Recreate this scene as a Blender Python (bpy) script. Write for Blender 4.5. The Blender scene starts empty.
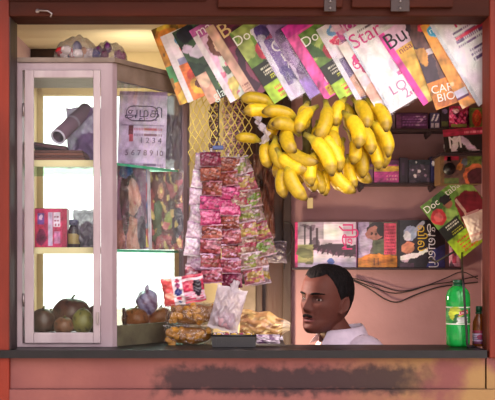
import bpy, bmesh, math, random
import numpy as np
from mathutils import Vector, Matrix, Euler

R = math.radians
SC = bpy.context.scene
COL = SC.collection
F, D, ZC, HY = 1056.0, 3.2, 1.35, 266.0     # focal length (px), camera distance, eye height, horizon row
random.seed(7)

def s_at(y): return F / (D + y)
def P(px, py, y):
    k = (D + y) / F
    return Vector(((px - 247.5) * k, y, ZC + (HY - py) * k))
def X(px, y): return (px - 247.5) * (D + y) / F
def Z(py, y): return ZC + (HY - py) * (D + y) / F

def lin(c):
    out = []
    for v in c[:3]:
        v = v / 255.0
        out.append(v / 12.92 if v <= .04045 else ((v + .055) / 1.055) ** 2.4)
    return tuple(out)

# ------------------------------------------------------------------ materials
def new_mat(name):
    m = bpy.data.materials.new(name); m.use_nodes = True
    nt = m.node_tree; nt.nodes.clear()
    out = nt.nodes.new('ShaderNodeOutputMaterial')
    return m, nt, out
def N(nt, t, **kw):
    n = nt.nodes.new(t)
    for k, v in kw.items():
        if k in n.inputs: n.inputs[k].default_value = v
        else: setattr(n, k, v)
    return n
def L(nt, a, b): nt.links.new(a, b)

def mat(name, c, rough=.6, metal=0, spec=.5, c2=None, scale=20, bump=0, bscale=60, stretch=(1, 1, 1), coat=0, detail=4):
    m, nt, out = new_mat(name)
    b = N(nt, 'ShaderNodeBsdfPrincipled'); b.inputs['Roughness'].default_value = rough
    b.inputs['Metallic'].default_value = metal; b.inputs['Coat Weight'].default_value = coat; b.inputs['Specular IOR Level'].default_value = spec
    L(nt, b.outputs[0], out.inputs[0])
    tc = N(nt, 'ShaderNodeTexCoord'); mp = N(nt, 'ShaderNodeMapping'); mp.inputs['Scale'].default_value = stretch
    L(nt, tc.outputs['Object'], mp.inputs[0])
    ns = N(nt, 'ShaderNodeTexNoise'); ns.inputs['Scale'].default_value = scale; ns.inputs['Detail'].default_value = detail
    L(nt, mp.outputs[0], ns.inputs[0])
    rp = N(nt, 'ShaderNodeValToRGB')
    rp.color_ramp.elements[0].position = .35; rp.color_ramp.elements[1].position = .65
    rp.color_ramp.elements[0].color = (*lin(c), 1); rp.color_ramp.elements[1].color = (*lin(c2 or [v * .88 for v in c]), 1)
    L(nt, ns.outputs[0], rp.inputs[0]); L(nt, rp.outputs[0], b.inputs['Base Color'])
    if bump:
        n2 = N(nt, 'ShaderNodeTexNoise'); n2.inputs['Scale'].default_value = bscale; n2.inputs['Detail'].default_value = 5
        L(nt, mp.outputs[0], n2.inputs[0])
        bp = N(nt, 'ShaderNodeBump'); bp.inputs['Strength'].default_value = bump; bp.inputs['Distance'].default_value = .01
        L(nt, n2.outputs[0], bp.inputs['Height']); L(nt, bp.outputs[0], b.inputs['Normal'])
    return m

def attr_mat(name, rough=.4, spec=.5, metal=0, coat=0, bump=0, bscale=60, trans=0, mixnoise=0):
    m, nt, out = new_mat(name)
    b = N(nt, 'ShaderNodeBsdfPrincipled'); b.inputs['Roughness'].default_value = rough
    b.inputs['Specular IOR Level'].default_value = spec; b.inputs['Metallic'].default_value = metal
    b.inputs['Coat Weight'].default_value = coat; b.inputs['Coat Roughness'].default_value = .12
    a = N(nt, 'ShaderNodeVertexColor'); a.layer_name = 'Col'
    tc = N(nt, 'ShaderNodeTexCoord')
    col = a.outputs[0]
    if mixnoise:
        n3 = N(nt, 'ShaderNodeTexNoise'); n3.inputs['Scale'].default_value = 90; n3.inputs['Detail'].default_value = 3
        L(nt, tc.outputs['Object'], n3.inputs[0])
        mr = N(nt, 'ShaderNodeMapRange'); mr.inputs['From Min'].default_value = .3; mr.inputs['From Max'].default_value = .7
        mr.inputs['To Min'].default_value = 1 - mixnoise; mr.inputs['To Max'].default_value = 1 + mixnoise
        L(nt, n3.outputs[0], mr.inputs[0])
        vm = N(nt, 'ShaderNodeVectorMath'); vm.operation = 'SCALE'
        L(nt, col, vm.inputs[0]); L(nt, mr.outputs[0], vm.inputs['Scale']); col = vm.outputs[0]
    L(nt, col, b.inputs['Base Color'])
    if bump:
        n2 = N(nt, 'ShaderNodeTexNoise'); n2.inputs['Scale'].default_value = bscale; n2.inputs['Detail'].default_value = 4
        L(nt, tc.outputs['Object'], n2.inputs[0])
        bp = N(nt, 'ShaderNodeBump'); bp.inputs['Strength'].default_value = bump; bp.inputs['Distance'].default_value = .01
        L(nt, n2.outputs[0], bp.inputs['Height']); L(nt, bp.outputs[0], b.inputs['Normal'])
    sh = b.outputs[0]
    if trans:
        t = N(nt, 'ShaderNodeBsdfTranslucent'); L(nt, col, t.inputs[0])
        mx = N(nt, 'ShaderNodeMixShader'); mx.inputs[0].default_value = trans
        L(nt, sh, mx.inputs[1]); L(nt, t.outputs[0], mx.inputs[2]); sh = mx.outputs[0]
    L(nt, sh, out.inputs[0])
    return m

def clear_mat(name, tint=(255, 255, 255), base=.06, edge=.6, rough=.08, body=(255, 255, 255), bump=0, bscale=40, bodymix=0.):
    m, nt, out = new_mat(name)
    tr = N(nt, 'ShaderNodeBsdfTransparent'); tr.inputs[0].default_value = (*lin(tint), 1)
    gl = N(nt, 'ShaderNodeBsdfGlossy'); gl.inputs['Roughness'].default_value = rough
    lw = N(nt, 'ShaderNodeLayerWeight'); lw.inputs[0].default_value = .35
    mr = N(nt, 'ShaderNodeMapRange'); mr.inputs['To Min'].default_value = base; mr.inputs['To Max'].default_value = edge
    L(nt, lw.outputs['Fresnel'], mr.inputs[0])
    mx = N(nt, 'ShaderNodeMixShader'); L(nt, mr.outputs[0], mx.inputs[0])
    last = tr.outputs[0]
    if bodymix:
        df = N(nt, 'ShaderNodeBsdfDiffuse'); df.inputs[0].default_value = (*lin(body), 1)
        tl = N(nt, 'ShaderNodeBsdfTranslucent'); tl.inputs[0].default_value = (*lin(body), 1)
        m0 = N(nt, 'ShaderNodeMixShader'); L(nt, df.outputs[0], m0.inputs[1]); L(nt, tl.outputs[0], m0.inputs[2])
        m1 = N(nt, 'ShaderNodeMixShader'); m1.inputs[0].default_value = bodymix
        L(nt, tr.outputs[0], m1.inputs[1]); L(nt, m0.outputs[0], m1.inputs[2]); last = m1.outputs[0]
    L(nt, last, mx.inputs[1]); L(nt, gl.outputs[0], mx.inputs[2]); L(nt, mx.outputs[0], out.inputs[0])
    if bump:
        tc = N(nt, 'ShaderNodeTexCoord')
        n2 = N(nt, 'ShaderNodeTexNoise'); n2.inputs['Scale'].default_value = bscale; n2.inputs['Detail'].default_value = 4
        L(nt, tc.outputs['Object'], n2.inputs[0])
        bp = N(nt, 'ShaderNodeBump'); bp.inputs['Strength'].default_value = bump; bp.inputs['Distance'].default_value = .02
        L(nt, n2.outputs[0], bp.inputs['Height']); L(nt, bp.outputs[0], gl.inputs['Normal']); L(nt, bp.outputs[0], lw.inputs['Normal'])
    return m

M = {}
M['print'] = attr_mat('glossy_print', .38, .5)
M['matte_print'] = attr_mat('matte_print', .7, .25)
M['foil'] = attr_mat('printed_foil', .22, .5, coat=.3, bump=.5, bscale=55)
M['fruit'] = attr_mat('fruit_skin', .36, .5, mixnoise=.14)
M['skin'] = attr_mat('human_skin', .62, .22, mixnoise=.05, bump=.05, bscale=300)
M['eye'] = attr_mat('eye_surface', .15, .5)
M['paper'] = mat('page_paper', (225, 215, 215), .8, c2=(205, 195, 195), scale=300)
M['cello'] = clear_mat('cellophane', base=.022, edge=.6, rough=.14, bump=.8, bscale=13)
M['bagfilm'] = clear_mat('bag_film', base=.08, edge=.6, rough=.16, bump=1.0, bscale=45)
M['whitefilm'] = clear_mat('milky_film', base=.08, edge=.5, rough=.25, body=(235, 225, 238), bodymix=.62, bump=.8, bscale=40)
M['greyfilm'] = clear_mat('grey_film', base=.08, edge=.5, rough=.25, body=(150, 135, 160), bodymix=.6, bump=.8, bscale=40)
M['lilacfilm'] = clear_mat('lilac_film', base=.06, edge=.45, rough=.25, body=(165, 115, 185), bodymix=.75, bump=.8, bscale=40)
M['hazefilm'] = clear_mat('hazy_film', base=.06, edge=.5, rough=.2, body=(236, 226, 232), bodymix=.22, bump=.8, bscale=40)
M['glass'] = clear_mat('window_glass', tint=(248, 252, 250), base=.006, edge=.2, rough=.02)
M['shelfglass'] = clear_mat('green_edge_glass', tint=(214, 244, 232), base=.05, edge=.5, rough=.05)
M['glassedge'] = mat('glass_edge', (70, 190, 150), .15, coat=.5)
M['red_wood'] = mat('red_painted_wood', (128, 45, 30), .6, spec=.25, c2=(98, 34, 23), scale=9, bump=.25, bscale=40, stretch=(1, 1, .25))
M['beam_wood'] = mat('brown_painted_wood', (70, 26, 13), .65, spec=.15, c2=(48, 18, 9), scale=9, bump=.25, bscale=40, stretch=(.25, 1, 1))
M['dark_wood'] = mat('dark_wood', (58, 34, 30), .55, c2=(38, 22, 22), scale=12, bump=.2, stretch=(1, 1, .15))
M['door_wood'] = mat('door_wood', (74, 40, 32), .45, c2=(44, 24, 20), scale=10, bump=.2, stretch=(1, 1, .12))
M['shelf_wood'] = mat('shelf_wood', (48, 30, 38), .5, c2=(34, 20, 28), scale=14, stretch=(.2, 1, 1))
M['counter'] = mat('slate_counter', (22, 18, 23), .4, spec=.3, c2=(14, 12, 16), scale=26, bump=.08)
M['pink_wall'] = mat('pink_plaster', (163, 124, 131), .8, c2=(148, 110, 118), scale=4, bump=.12, bscale=50)
M['cream_wall'] = mat('cream_plaster', (228, 210, 168), .8, c2=(214, 194, 150), scale=5, bump=.1)
M['mauve_wall'] = mat('mauve_plaster', (206, 176, 186), .8, c2=(190, 158, 168), scale=5, bump=.1)
M['ceiling'] = mat('cream_boards', (236, 222, 190), .7, c2=(222, 204, 168), scale=6, stretch=(.2, 1, 1))
M['floor'] = mat('cement_floor', (120, 105, 98), .85, c2=(98, 84, 80), scale=8, bump=.2)
M['ground'] = mat('dusty_ground', (205, 190, 168), .95, c2=(188, 170, 146), scale=3, bump=.3)
M['cab'] = mat('weathered_white_metal', (162, 144, 150), .42, c2=(142, 122, 130), scale=14, bump=.06, stretch=(1, 1, .3))
M['cab_door'] = mat('white_door_metal', (174, 160, 164), .36, c2=(154, 136, 142), scale=18, bump=.05, stretch=(1, 1, .3))
M['cab_side'] = mat('grubby_side_rail', (128, 110, 100), .5, c2=(104, 88, 76), scale=14, bump=.1)
M['plinth'] = mat('olive_plinth', (92, 88, 66), .55, c2=(70, 64, 50), scale=16, bump=.1)
M['steel'] = mat('dull_steel', (150, 140, 140), .35, metal=.9, scale=40)
M['black'] = mat('black_plastic', (22, 20, 24), .4, c2=(30, 26, 30), scale=40)
M['cable'] = mat('cable_rubber', (26, 18, 24), .5, scale=40)
M['cord'] = mat('jute_cord', (96, 76, 48), .8, scale=120)
M['net'] = mat('yellow_net', (240, 222, 120), .6, c2=(222, 200, 96), scale=30)
M['stalk'] = mat('banana_stalk', (104, 96, 44), .7, c2=(74, 62, 32), scale=40, bump=.2)
M['hair'] = mat('dark_hair', (12, 9, 10), .8, spec=.12, c2=(24, 20, 22), scale=120, bump=.6, bscale=160, stretch=(1, 1, .35))
M['moustache'] = mat('moustache_hair', (12, 9, 9), .9, spec=.1, c2=(20, 15, 14), scale=200, bump=.6, bscale=220)
M['shirt'] = mat('lilac_shirt', (206, 190, 206), .8, c2=(192, 176, 194), scale=40, bump=.2, bscale=25)
M['trousers'] = mat('grey_trousers', (72, 66, 72), .85, scale=40)
M['stool'] = mat('stool_wood', (110, 76, 50), .6, scale=14)
M['teeth'] = mat('tooth_enamel', (226, 214, 206), .3, scale=30)
M['blue_clip'] = mat('blue_clip', (74, 92, 150), .35, scale=40)
M['capgreen'] = mat('green_cap', (18, 84, 54), .35, scale=40)

def pet(name, c, w=.55):
    m, nt, out = new_mat(name)
    tr = N(nt, 'ShaderNodeBsdfTransparent'); tr.inputs[0].default_value = (*lin(c), 1)
    tl = N(nt, 'ShaderNodeBsdfTranslucent'); tl.inputs[0].default_value = (*lin(c), 1)
    b = N(nt, 'ShaderNodeBsdfPrincipled'); b.inputs['Base Color'].default_value = (*lin(c), 1); b.inputs['Roughness'].default_value = .12
    b.inputs['Coat Weight'].default_value = .7; b.inputs['Coat Roughness'].default_value = .06
    tc = N(nt, 'ShaderNodeTexCoord'); n2 = N(nt, 'ShaderNodeTexNoise'); n2.inputs['Scale'].default_value = 30
    L(nt, tc.outputs['Object'], n2.inputs[0])
    bp = N(nt, 'ShaderNodeBump'); bp.inputs['Strength'].default_value = .5; bp.inputs['Distance'].default_value = .01
    L(nt, n2.outputs[0], bp.inputs['Height']); L(nt, bp.outputs[0], b.inputs['Normal'])
    m1 = N(nt, 'ShaderNodeMixShader'); m1.inputs[0].default_value = .5
    L(nt, tr.outputs[0], m1.inputs[1]); L(nt, tl.outputs[0], m1.inputs[2])
    m2 = N(nt, 'ShaderNodeMixShader'); m2.inputs[0].default_value = w
    L(nt, m1.outputs[0], m2.inputs[1]); L(nt, b.outputs[0], m2.inputs[2]); L(nt, m2.outputs[0], out.inputs[0])
    return m
M['pet'] = pet('green_bottle_plastic', (40, 205, 92))
M['amber'] = pet('amber_bottle', (150, 82, 34))

# the stained front plaster
def stained():
    m, nt, out = new_mat('stained_plaster')
    b = N(nt, 'ShaderNodeBsdfPrincipled'); b.inputs['Roughness'].default_value = .82; L(nt, b.outputs[0], out.inputs[0])
    geo = N(nt, 'ShaderNodeNewGeometry'); sep = N(nt, 'ShaderNodeSeparateXYZ'); L(nt, geo.outputs['Position'], sep.inputs[0])
    n1 = N(nt, 'ShaderNodeTexNoise'); n1.inputs['Scale'].default_value = 6; n1.inputs['Detail'].default_value = 6; L(nt, geo.outputs['Position'], n1.inputs[0])
    n2 = N(nt, 'ShaderNodeTexNoise'); n2.inputs['Scale'].default_value = 34; n2.inputs['Detail'].default_value = 6; L(nt, geo.outputs['Position'], n2.inputs[0])
    base = N(nt, 'ShaderNodeValToRGB'); e = base.color_ramp.elements
    e[0].position = .35; e[0].color = (*lin((122, 70, 68)), 1); e[1].position = .65; e[1].color = (*lin((136, 82, 76)), 1)
    L(nt, n1.outputs[0], base.inputs[0])
    def m_(op, a, bb=None):
        q = N(nt, 'ShaderNodeMath'); q.operation = op
        for i, v in enumerate((a, bb)):
            if v is None: continue
            if isinstance(v, (int, float)): q.inputs[i].default_value = v
            else: L(nt, v, q.inputs[i])
        return q.outputs[0]
    def rng(v, a, bb):
        q = N(nt, 'ShaderNodeMapRange'); q.interpolation_type = 'SMOOTHSTEP'
        q.inputs['From Min'].default_value = a; q.inputs['From Max'].default_value = bb; L(nt, v, q.inputs[0]); return q.outputs[0]
    wob = m_('MULTIPLY', m_('SUBTRACT', n2.outputs[0], .5), .14)
    wz = m_('MULTIPLY', m_('SUBTRACT', n2.outputs[0], .5), .07)
    x = m_('ADD', sep.outputs[0], wob); z = m_('ADD', sep.outputs[2], wz)
    yel = m_('MULTIPLY', rng(x, .2, .62), rng(n1.outputs[0], .36, .56))
    mxy = N(nt, 'ShaderNodeMix'); mxy.data_type = 'RGBA'; L(nt, yel, mxy.inputs['Factor']); L(nt, base.outputs[0], mxy.inputs['A'])
    mxy.inputs['B'].default_value = (*lin((152, 118, 74)), 1)
    pk = m_('MULTIPLY', m_('MULTIPLY', rng(x, -.31, -.22), rng(x, .60, .44)), m_('MULTIPLY', rng(z, .955, .985), rng(z, 1.064, 1.03)))
    mxs = N(nt, 'ShaderNodeMix'); mxs.data_type = 'RGBA'; L(nt, m_('MULTIPLY', pk, .9), mxs.inputs['Factor']); L(nt, mxy.outputs['Result'], mxs.inputs['A'])
    mxs.inputs['B'].default_value = (*lin((40, 28, 33)), 1)
    L(nt, mxs.outputs['Result'], b.inputs['Base Color'])
    bp = N(nt, 'ShaderNodeBump'); bp.inputs['Strength'].default_value = .3; bp.inputs['Distance'].default_value = .01
    L(nt, n2.outputs[0], bp.inputs['Height']); L(nt, bp.outputs[0], b.inputs['Normal'])
    return m
M['plaster'] = stained()

# ------------------------------------------------------------------ mesh builder
class MB:
    def __init__(s): s.v = []; s.f = []; s.c = []; s.mi = []; s.cur = 0; s.smooth = []
    def add(s, vs, fs, col=(200, 200, 200), mi=0, smooth=False, lincol=False):
        o = len(s.v); s.v += [tuple(v) for v in vs]
        if isinstance(col, (list, np.ndarray)) and len(col) == len(vs) and not np.isscalar(col[0]):
            s.c += [tuple(c) for c in col]
        else:
            s.c += [tuple(col) if lincol else lin(col)] * len(vs)
        for f in fs:
            s.f.append(tuple(i + o for i in f)); s.mi.append(mi); s.smooth.append(smooth)
        return s
    def box(s, a, b, col=(200, 200, 200), mi=0, bev=0.0):
        x0, x1 = sorted((a[0], b[0])); y0, y1 = sorted((a[1], b[1])); z0, z1 = sorted((a[2], b[2]))
        if bev <= 0:
            vs = [(x0, y0, z0), (x1, y0, z0), (x1, y1, z0), (x0, y1, z0), (x0, y0, z1), (x1, y0, z1), (x1, y1, z1), (x0, y1, z1)]
            fs = [(0, 3, 2, 1), (4, 5, 6, 7), (0, 1, 5, 4), (1, 2, 6, 5), (2, 3, 7, 6), (3, 0, 4, 7)]
            return s.add(vs, fs, col, mi)
        bm = bmesh.new(); bmesh.ops.create_cube(bm, size=1)
        for v in bm.verts: v.co = Vector(((x0 + x1) / 2 + v.co.x * (x1 - x0), (y0 + y1) / 2 + v.co.y * (y1 - y0), (z0 + z1) / 2 + v.co.z * (z1 - z0)))
        bmesh.ops.bevel(bm, geom=bm.edges[:], offset=bev, segments=2, affect='EDGES', profile=.5)
        return s.from_bm(bm, col, mi)
    def from_bm(s, bm, col=(200, 200, 200), mi=0, mat4=None, smooth=False):
        bm.verts.ensure_lookup_table()
        if mat4 is not None: bm.transform(mat4)
        bm.verts.index_update()
        s.add([v.co[:] for v in bm.verts], [[v.index for v in f.verts] for f in bm.faces], col, mi, smooth)
        bm.free(); return s
    def prism(s, poly, z0, z1, col=(200, 200, 200), mi=0):
        n = len(poly)
        vs = [(p[0], p[1], z0) for p in poly] + [(p[0], p[1], z1) for p in poly]
        fs = [tuple(range(n))[::-1], tuple(range(n, 2 * n))] + [(i, (i + 1) % n, n + (i + 1) % n, n + i) for i in range(n)]
        return s.add(vs, fs, col, mi)
    def bar(s, a, b, w, z0, z1, col=(200, 200, 200), mi=0, inset=0):
        """upright-sided bar along the plan segment a-b, thickness w to its left"""
        a = Vector((a[0], a[1])); b = Vector((b[0], b[1])); d = (b - a).normalized(); n = Vector((-d.y, d.x))
        a = a + n * inset; b = b + n * inset
        return s.prism([a, b, b + n * w, a + n * w], z0, z1, col, mi)
    def tube(s, pts, r, sides=8, col=(200, 200, 200), mi=0, cap=True, cols=None, flat=1.0):
        pts = [Vector(p) for p in pts]; n = len(pts)
        rs = r if isinstance(r, (list, tuple)) else [r] * n
        t0 = (pts[1] - pts[0]).normalized()
        up = Vector((0, 0, 1)) if abs(t0.z) < .9 else Vector((0, 1, 0))
        nrm = (up - t0 * up.dot(t0)).normalized()
        vs = []; cc = []
        for i in range(n):
            t = (pts[min(i + 1, n - 1)] - pts[max(i - 1, 0)])
            t = t.normalized() if t.length > 1e-9 else t0
            nrm = (nrm - t * nrm.dot(t)).normalized(); bi = t.cross(nrm)
            for k in range(sides):
                a = 2 * math.pi * k / sides
                vs.append(pts[i] + (nrm * math.cos(a) + bi * math.sin(a) * flat) * rs[i])
                cc.append(lin(cols[i]) if cols else lin(col))
        fs = []
        for i in range(n - 1):
            for k in range(sides):
                k2 = (k + 1) % sides
                fs.append((i * sides + k, i * sides + k2, (i + 1) * sides + k2, (i + 1) * sides + k))
        if cap: fs += [tuple(range(sides))[::-1], tuple((n - 1) * sides + k for k in range(sides))]
        return s.add(vs, fs, cc, mi, True)
    def lathe(s, prof, c=(0, 0, 0), sides=24, col=(200, 200, 200), mi=0, cols=None):
        vs = []; cc = []
        for i, (r, z) in enumerate(prof):
            for k in range(sides):
                a = 2 * math.pi * k / sides
                vs.append((c[0] + r * math.cos(a), c[1] + r * math.sin(a), c[2] + z)); cc.append(lin(cols[i]) if cols else lin(col))
        n = len(prof); fs = []
        for i in range(n - 1):
            for k in range(sides):
                k2 = (k + 1) % sides
                fs.append((i * sides + k, i * sides + k2, (i + 1) * sides + k2, (i + 1) * sides + k))
        fs += [tuple(range(sides))[::-1], tuple((n - 1) * sides + k for k in range(sides))]
        return s.add(vs, fs, cc, mi, True)
    def ellipsoid(s, c, r, col=(200, 200, 200), mi=0, nu=20, nv=14, rot=None, noise=0, cfun=None):
        vs = []; cc = []
        ph = [random.uniform(0, 6) for _ in range(6)]
        for j in range(nv + 1):
            th = math.pi * j / nv
            for i in range(nu):
                a = 2 * math.pi * i / nu
                d = Vector((math.sin(th) * math.cos(a), math.sin(th) * math.sin(a), math.cos(th)))
                k = 1 + noise * (math.sin(3 * d.x + ph[0]) * math.sin(4 * d.y + ph[1]) + .6 * math.sin(6 * d.z + ph[2]) * math.sin(5 * d.x + ph[3]))
                p = Vector((d.x * r[0], d.y * r[1], d.z * r[2])) * k
                cc.append(lin(cfun(d)) if cfun else lin(col))
                if rot: p = rot @ p
                vs.append(Vector(c) + p)
        fs = []
        for j in range(nv):
            for i in range(nu):
                i2 = (i + 1) % nu
                fs.append((j * nu + i, (j + 1) * nu + i, (j + 1) * nu + i2, j * nu + i2))
        return s.add(vs, fs, cc, mi, True)
    def grid(s, fn, nu, nv, cols=None, mi=0, smooth=True, flip=False):
        """fn(U,V) -> (n,3) points; cols (n,3) linear; row-major in v"""
        U, V = np.meshgrid(np.linspace(0, 1, nu), np.linspace(0, 1, nv))
        U = U.ravel(); V = V.ravel(); pts = fn(U, V)
        fs = []
        for j in range(nv - 1):
            for i in range(nu - 1):
                q = (j * nu + i, j * nu + i + 1, (j + 1) * nu + i + 1, (j + 1) * nu + i)
                fs.append(q[::-1] if flip else q)
        cc = cols(U, V) if callable(cols) else cols
        if cc is None: cc = (200, 200, 200)
        return s.add([tuple(p) for p in pts], fs, cc if not isinstance(cc, np.ndarray) else [tuple(c) for c in cc], mi, smooth)
    def build(s, name, mats, parent=None, loc=None, rot=None, weld=False):
        me = bpy.data.meshes.new(name); me.from_pydata(s.v, [], s.f); 
        if not isinstance(mats, (list, tuple)): mats = [mats]
        for m in mats: me.materials.append(m)
        me.polygons.foreach_set('material_index', s.mi); me.polygons.foreach_set('use_smooth', s.smooth)
        at = me.color_attributes.new('Col', 'FLOAT_COLOR', 'POINT')
        arr = np.ones((len(s.v), 4), np.float32); arr[:, :3] = np.array(s.c, np.float32).reshape(-1, 3)
        at.data.foreach_set('color', arr.ravel())
        bm = bmesh.new(); bm.from_mesh(me)
        if weld: bmesh.ops.remove_doubles(bm, verts=bm.verts, dist=1e-5)
        bmesh.ops.recalc_face_normals(bm, faces=bm.faces); bm.to_mesh(me); bm.free()
        me.update()
        o = bpy.data.objects.new(name, me); COL.objects.link(o)
        if parent: o.parent = parent
        if loc is not None: o.location = loc
        if rot is not None: o.rotation_euler = rot
        return o

def tag(o, label, cat, group=None):
    o['label'] = label; o['category'] = cat
    if group: o['group'] = group
    return o
def thing(name, label, cat, loc=(0, 0, 0), rot=(0, 0, 0), group=None):
    o = bpy.data.objects.new(name, None); COL.objects.link(o); o.empty_display_size = .02
    o.location = loc; o.rotation_euler = rot
    return tag(o, label, cat, group)
def struct(o): o['kind'] = 'structure'; return o

# ------------------------------------------------------------------ printed art
_txt = {}
def text_mesh(s):
    if s in _txt: return _txt[s]
    cu = bpy.data.curves.new('t', 'FONT'); cu.body = s; cu.size = 1; cu.align_x = 'CENTER'; cu.align_y = 'CENTER'; cu.resolution_u = 3
    o = bpy.data.objects.new('t', cu); COL.objects.link(o)
    dg = bpy.context.evaluated_depsgraph_get(); me = o.evaluated_get(dg).to_mesh()
    vs = [v.co[:2] for v in me.vertices]; fs = [tuple(p.vertices) for p in me.polygons]
    o.evaluated_get(dg).to_mesh_clear(); bpy.data.objects.remove(o); bpy.data.curves.remove(cu)
    _txt[s] = (vs, fs); return _txt[s]

def fnoise(U, V, sc, seed):
    r = np.random.RandomState(seed); o = np.zeros_like(U)
    for i in range(7):
        a = r.uniform(0, 6.28); k = sc * r.uniform(.6, 1.8); o += np.sin((U * np.cos(a) + V * 1.35 * np.sin(a)) * k + r.uniform(0, 6.28))
    return o / 7 * 1.9
def paint(layers):
    """layers painted in turn over u (left to right), v (bottom to top)"""
    def f(U, V):
        C = np.zeros((len(U), 3)); U0, V0 = U, V
        wu = .016 * fnoise(U, V, 13, len(layers) + 2) + .010 * fnoise(U, V, 31, len(layers) + 5); wv = .016 * fnoise(U, V, 13, len(layers) + 8) + .010 * fnoise(U, V, 31, len(layers) + 9)
        for l in layers:
            k = l[0]
            U, V = (U0 + wu, V0 + wv) if k in 'epn' and len(layers) > 5 else (U0, V0)
            if k == 'bg': C[:] = lin(l[1]); continue
            if k == 'r':
                m = (U >= l[1]) & (U <= l[3]) & (V >= l[2]) & (V <= l[4]); C[m] = lin(l[5])
            elif k == 'e':
                a = R(l[6]) if len(l) > 6 else 0
                x = U - l[1]; y = (V - l[2])
                xr = x * math.cos(a) + y * math.sin(a); yr = -x * math.sin(a) + y * math.cos(a)
                m = (xr / l[3]) ** 2 + (yr / l[4]) ** 2 <= 1; C[m] = lin(l[5])
            elif k == 'n':      # blotches: scale, seed, threshold, colour, optional box
                n = fnoise(U, V, l[1], l[2]); m = n > l[3]
                if len(l) > 5: m &= (U >= l[5][0]) & (U <= l[5][2]) & (V >= l[5][1]) & (V <= l[5][3])
                C[m] = lin(l[4])
            elif k == 'p':      # polygon
                poly = l[1]; m = np.zeros(len(U), bool); j = len(poly) - 1
                for i in range(len(poly)):
                    xi, yi = poly[i]; xj, yj = poly[j]
                    m ^= ((yi > V) != (yj > V)) & (U < (xj - xi) * (V - yi) / ((yj - yi) or 1e-9) + xi); j = i
                C[m] = lin(l[2])
            elif k == 't':      # rows of small print: box, rows, colour
                u0, v0, u1, v1, rows, col = l[1:7]
                fr = (V - v0) / (v1 - v0) * rows
                m = (U >= u0) & (U <= u1) & (V >= v0) & (V <= v1) & ((fr % 1) < .5) & (np.sin(U * 190 + np.floor(fr) * 5) > -.55)
                C[m] = lin(col)
        # uneven ink and photographs
        U, V = U0, V0
        if len(layers) > 2:
            amp = np.clip(1.15 - C.min(1), .12, 1)          # bare paper stays even
            g = 1 + amp * (.30 * fnoise(U, V, 9, len(layers) * 7 + 1) + .26 * fnoise(U, V, 24, len(layers) * 5 + 3) + .16 * fnoise(U, V, 55, len(layers) * 5 + 4))
            C *= np.clip(g, .3, 1.5)[:, None]
        h = fnoise(U, V, 15, len(layers) * 3 + 11)[:, None] * np.array([.05, -.04, .05]) if len(layers) > 2 else 0
        return np.clip(C * (1 + h), 0, 1)
    return f

def add_text(mb, texts, w, h, surf, mi=0):
    """texts: (string, u, v, size, colour, rotation); surf(x,z)->y"""
    for t in texts:
        s, u, v, size, col = t[:5]; a = R(t[5]) if len(t) > 5 else 0
        sx = t[6] if len(t) > 6 else 1
        vs, fs = text_mesh(s)
        out = []
        for (x, y) in vs:
            x *= size * sx; y *= size
            X_ = x * math.cos(a) - y * math.sin(a) + (u - .5) * w; Z_ = x * math.sin(a) + y * math.cos(a) + (v - .5) * h
            out.append((X_, surf(X_, Z_) - .0007, Z_))
        mb.add(out, fs, col, mi)

def magazine(label, w, h, layers, texts, loc, rot, group=None, bend=.003, t=.004, name='magazine', wrap=False, curl=0, nu=56, cat='magazine'):
    """centre at loc; local x right, z up, -y towards the reader"""
    e = thing(name, label, cat, loc, rot, group)
    def surf(x, z):
        u = x / w + .5
        return -bend * math.sin(math.pi * u) + curl * max(0, u - .55) ** 2 / .2
    sv = np.vectorize(surf)
    nv = int(nu * h / w)
    def fn(U, V):
        x = (U - .5) * w; z = (V - .5) * h
        return np.stack([x, sv(x, z), z], 1)
    cb = MB(); cb.grid(fn, nu, nv, paint(layers))
    add_text(cb, texts, w, h, surf)
    cb.build('cover', M['print'], e)
    pb = MB(); n = 10
    vs = []
    for i in range(n + 1):
        x = (i / n - .5) * (w - .002)
        for zz in (-h / 2 + .001, h / 2 - .001):
            for dy in (.0008, t): vs.append((x, surf(x, 0) + dy, zz))
    fs = []
    for i in range(n):
        a = i * 4; b = a + 4
        fs += [(a, b, b + 2, a + 2), (a + 1, a + 3, b + 3, b + 1), (a, a + 1, b + 1, b), (a + 2, b + 2, b + 3, a + 3)]
    fs += [(0, 2, 3, 1), (n * 4, n * 4 + 1, n * 4 + 3, n * 4 + 2)]
    pb.add(vs, fs, (230, 225, 225)); pb.build('pages', M['paper'], e)
    if wrap:
        wb = MB(); ph = random.uniform(0, 6)
        def fw(U, V):
            x = (U - .5) * (w + .006); z = (V - .5) * (h + .012)
            wr = .0012 * np.sin(U * 23 + V * 9 + ph) * np.sin(V * 17 + U * 6)
            return np.stack([x, sv(np.clip(x, -w / 2, w / 2), z) - .0022 + wr, z], 1)
        wb.grid(fw, 26, 34); wb.build('plastic_wrapper', M['cello'], e)
    return e

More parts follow.
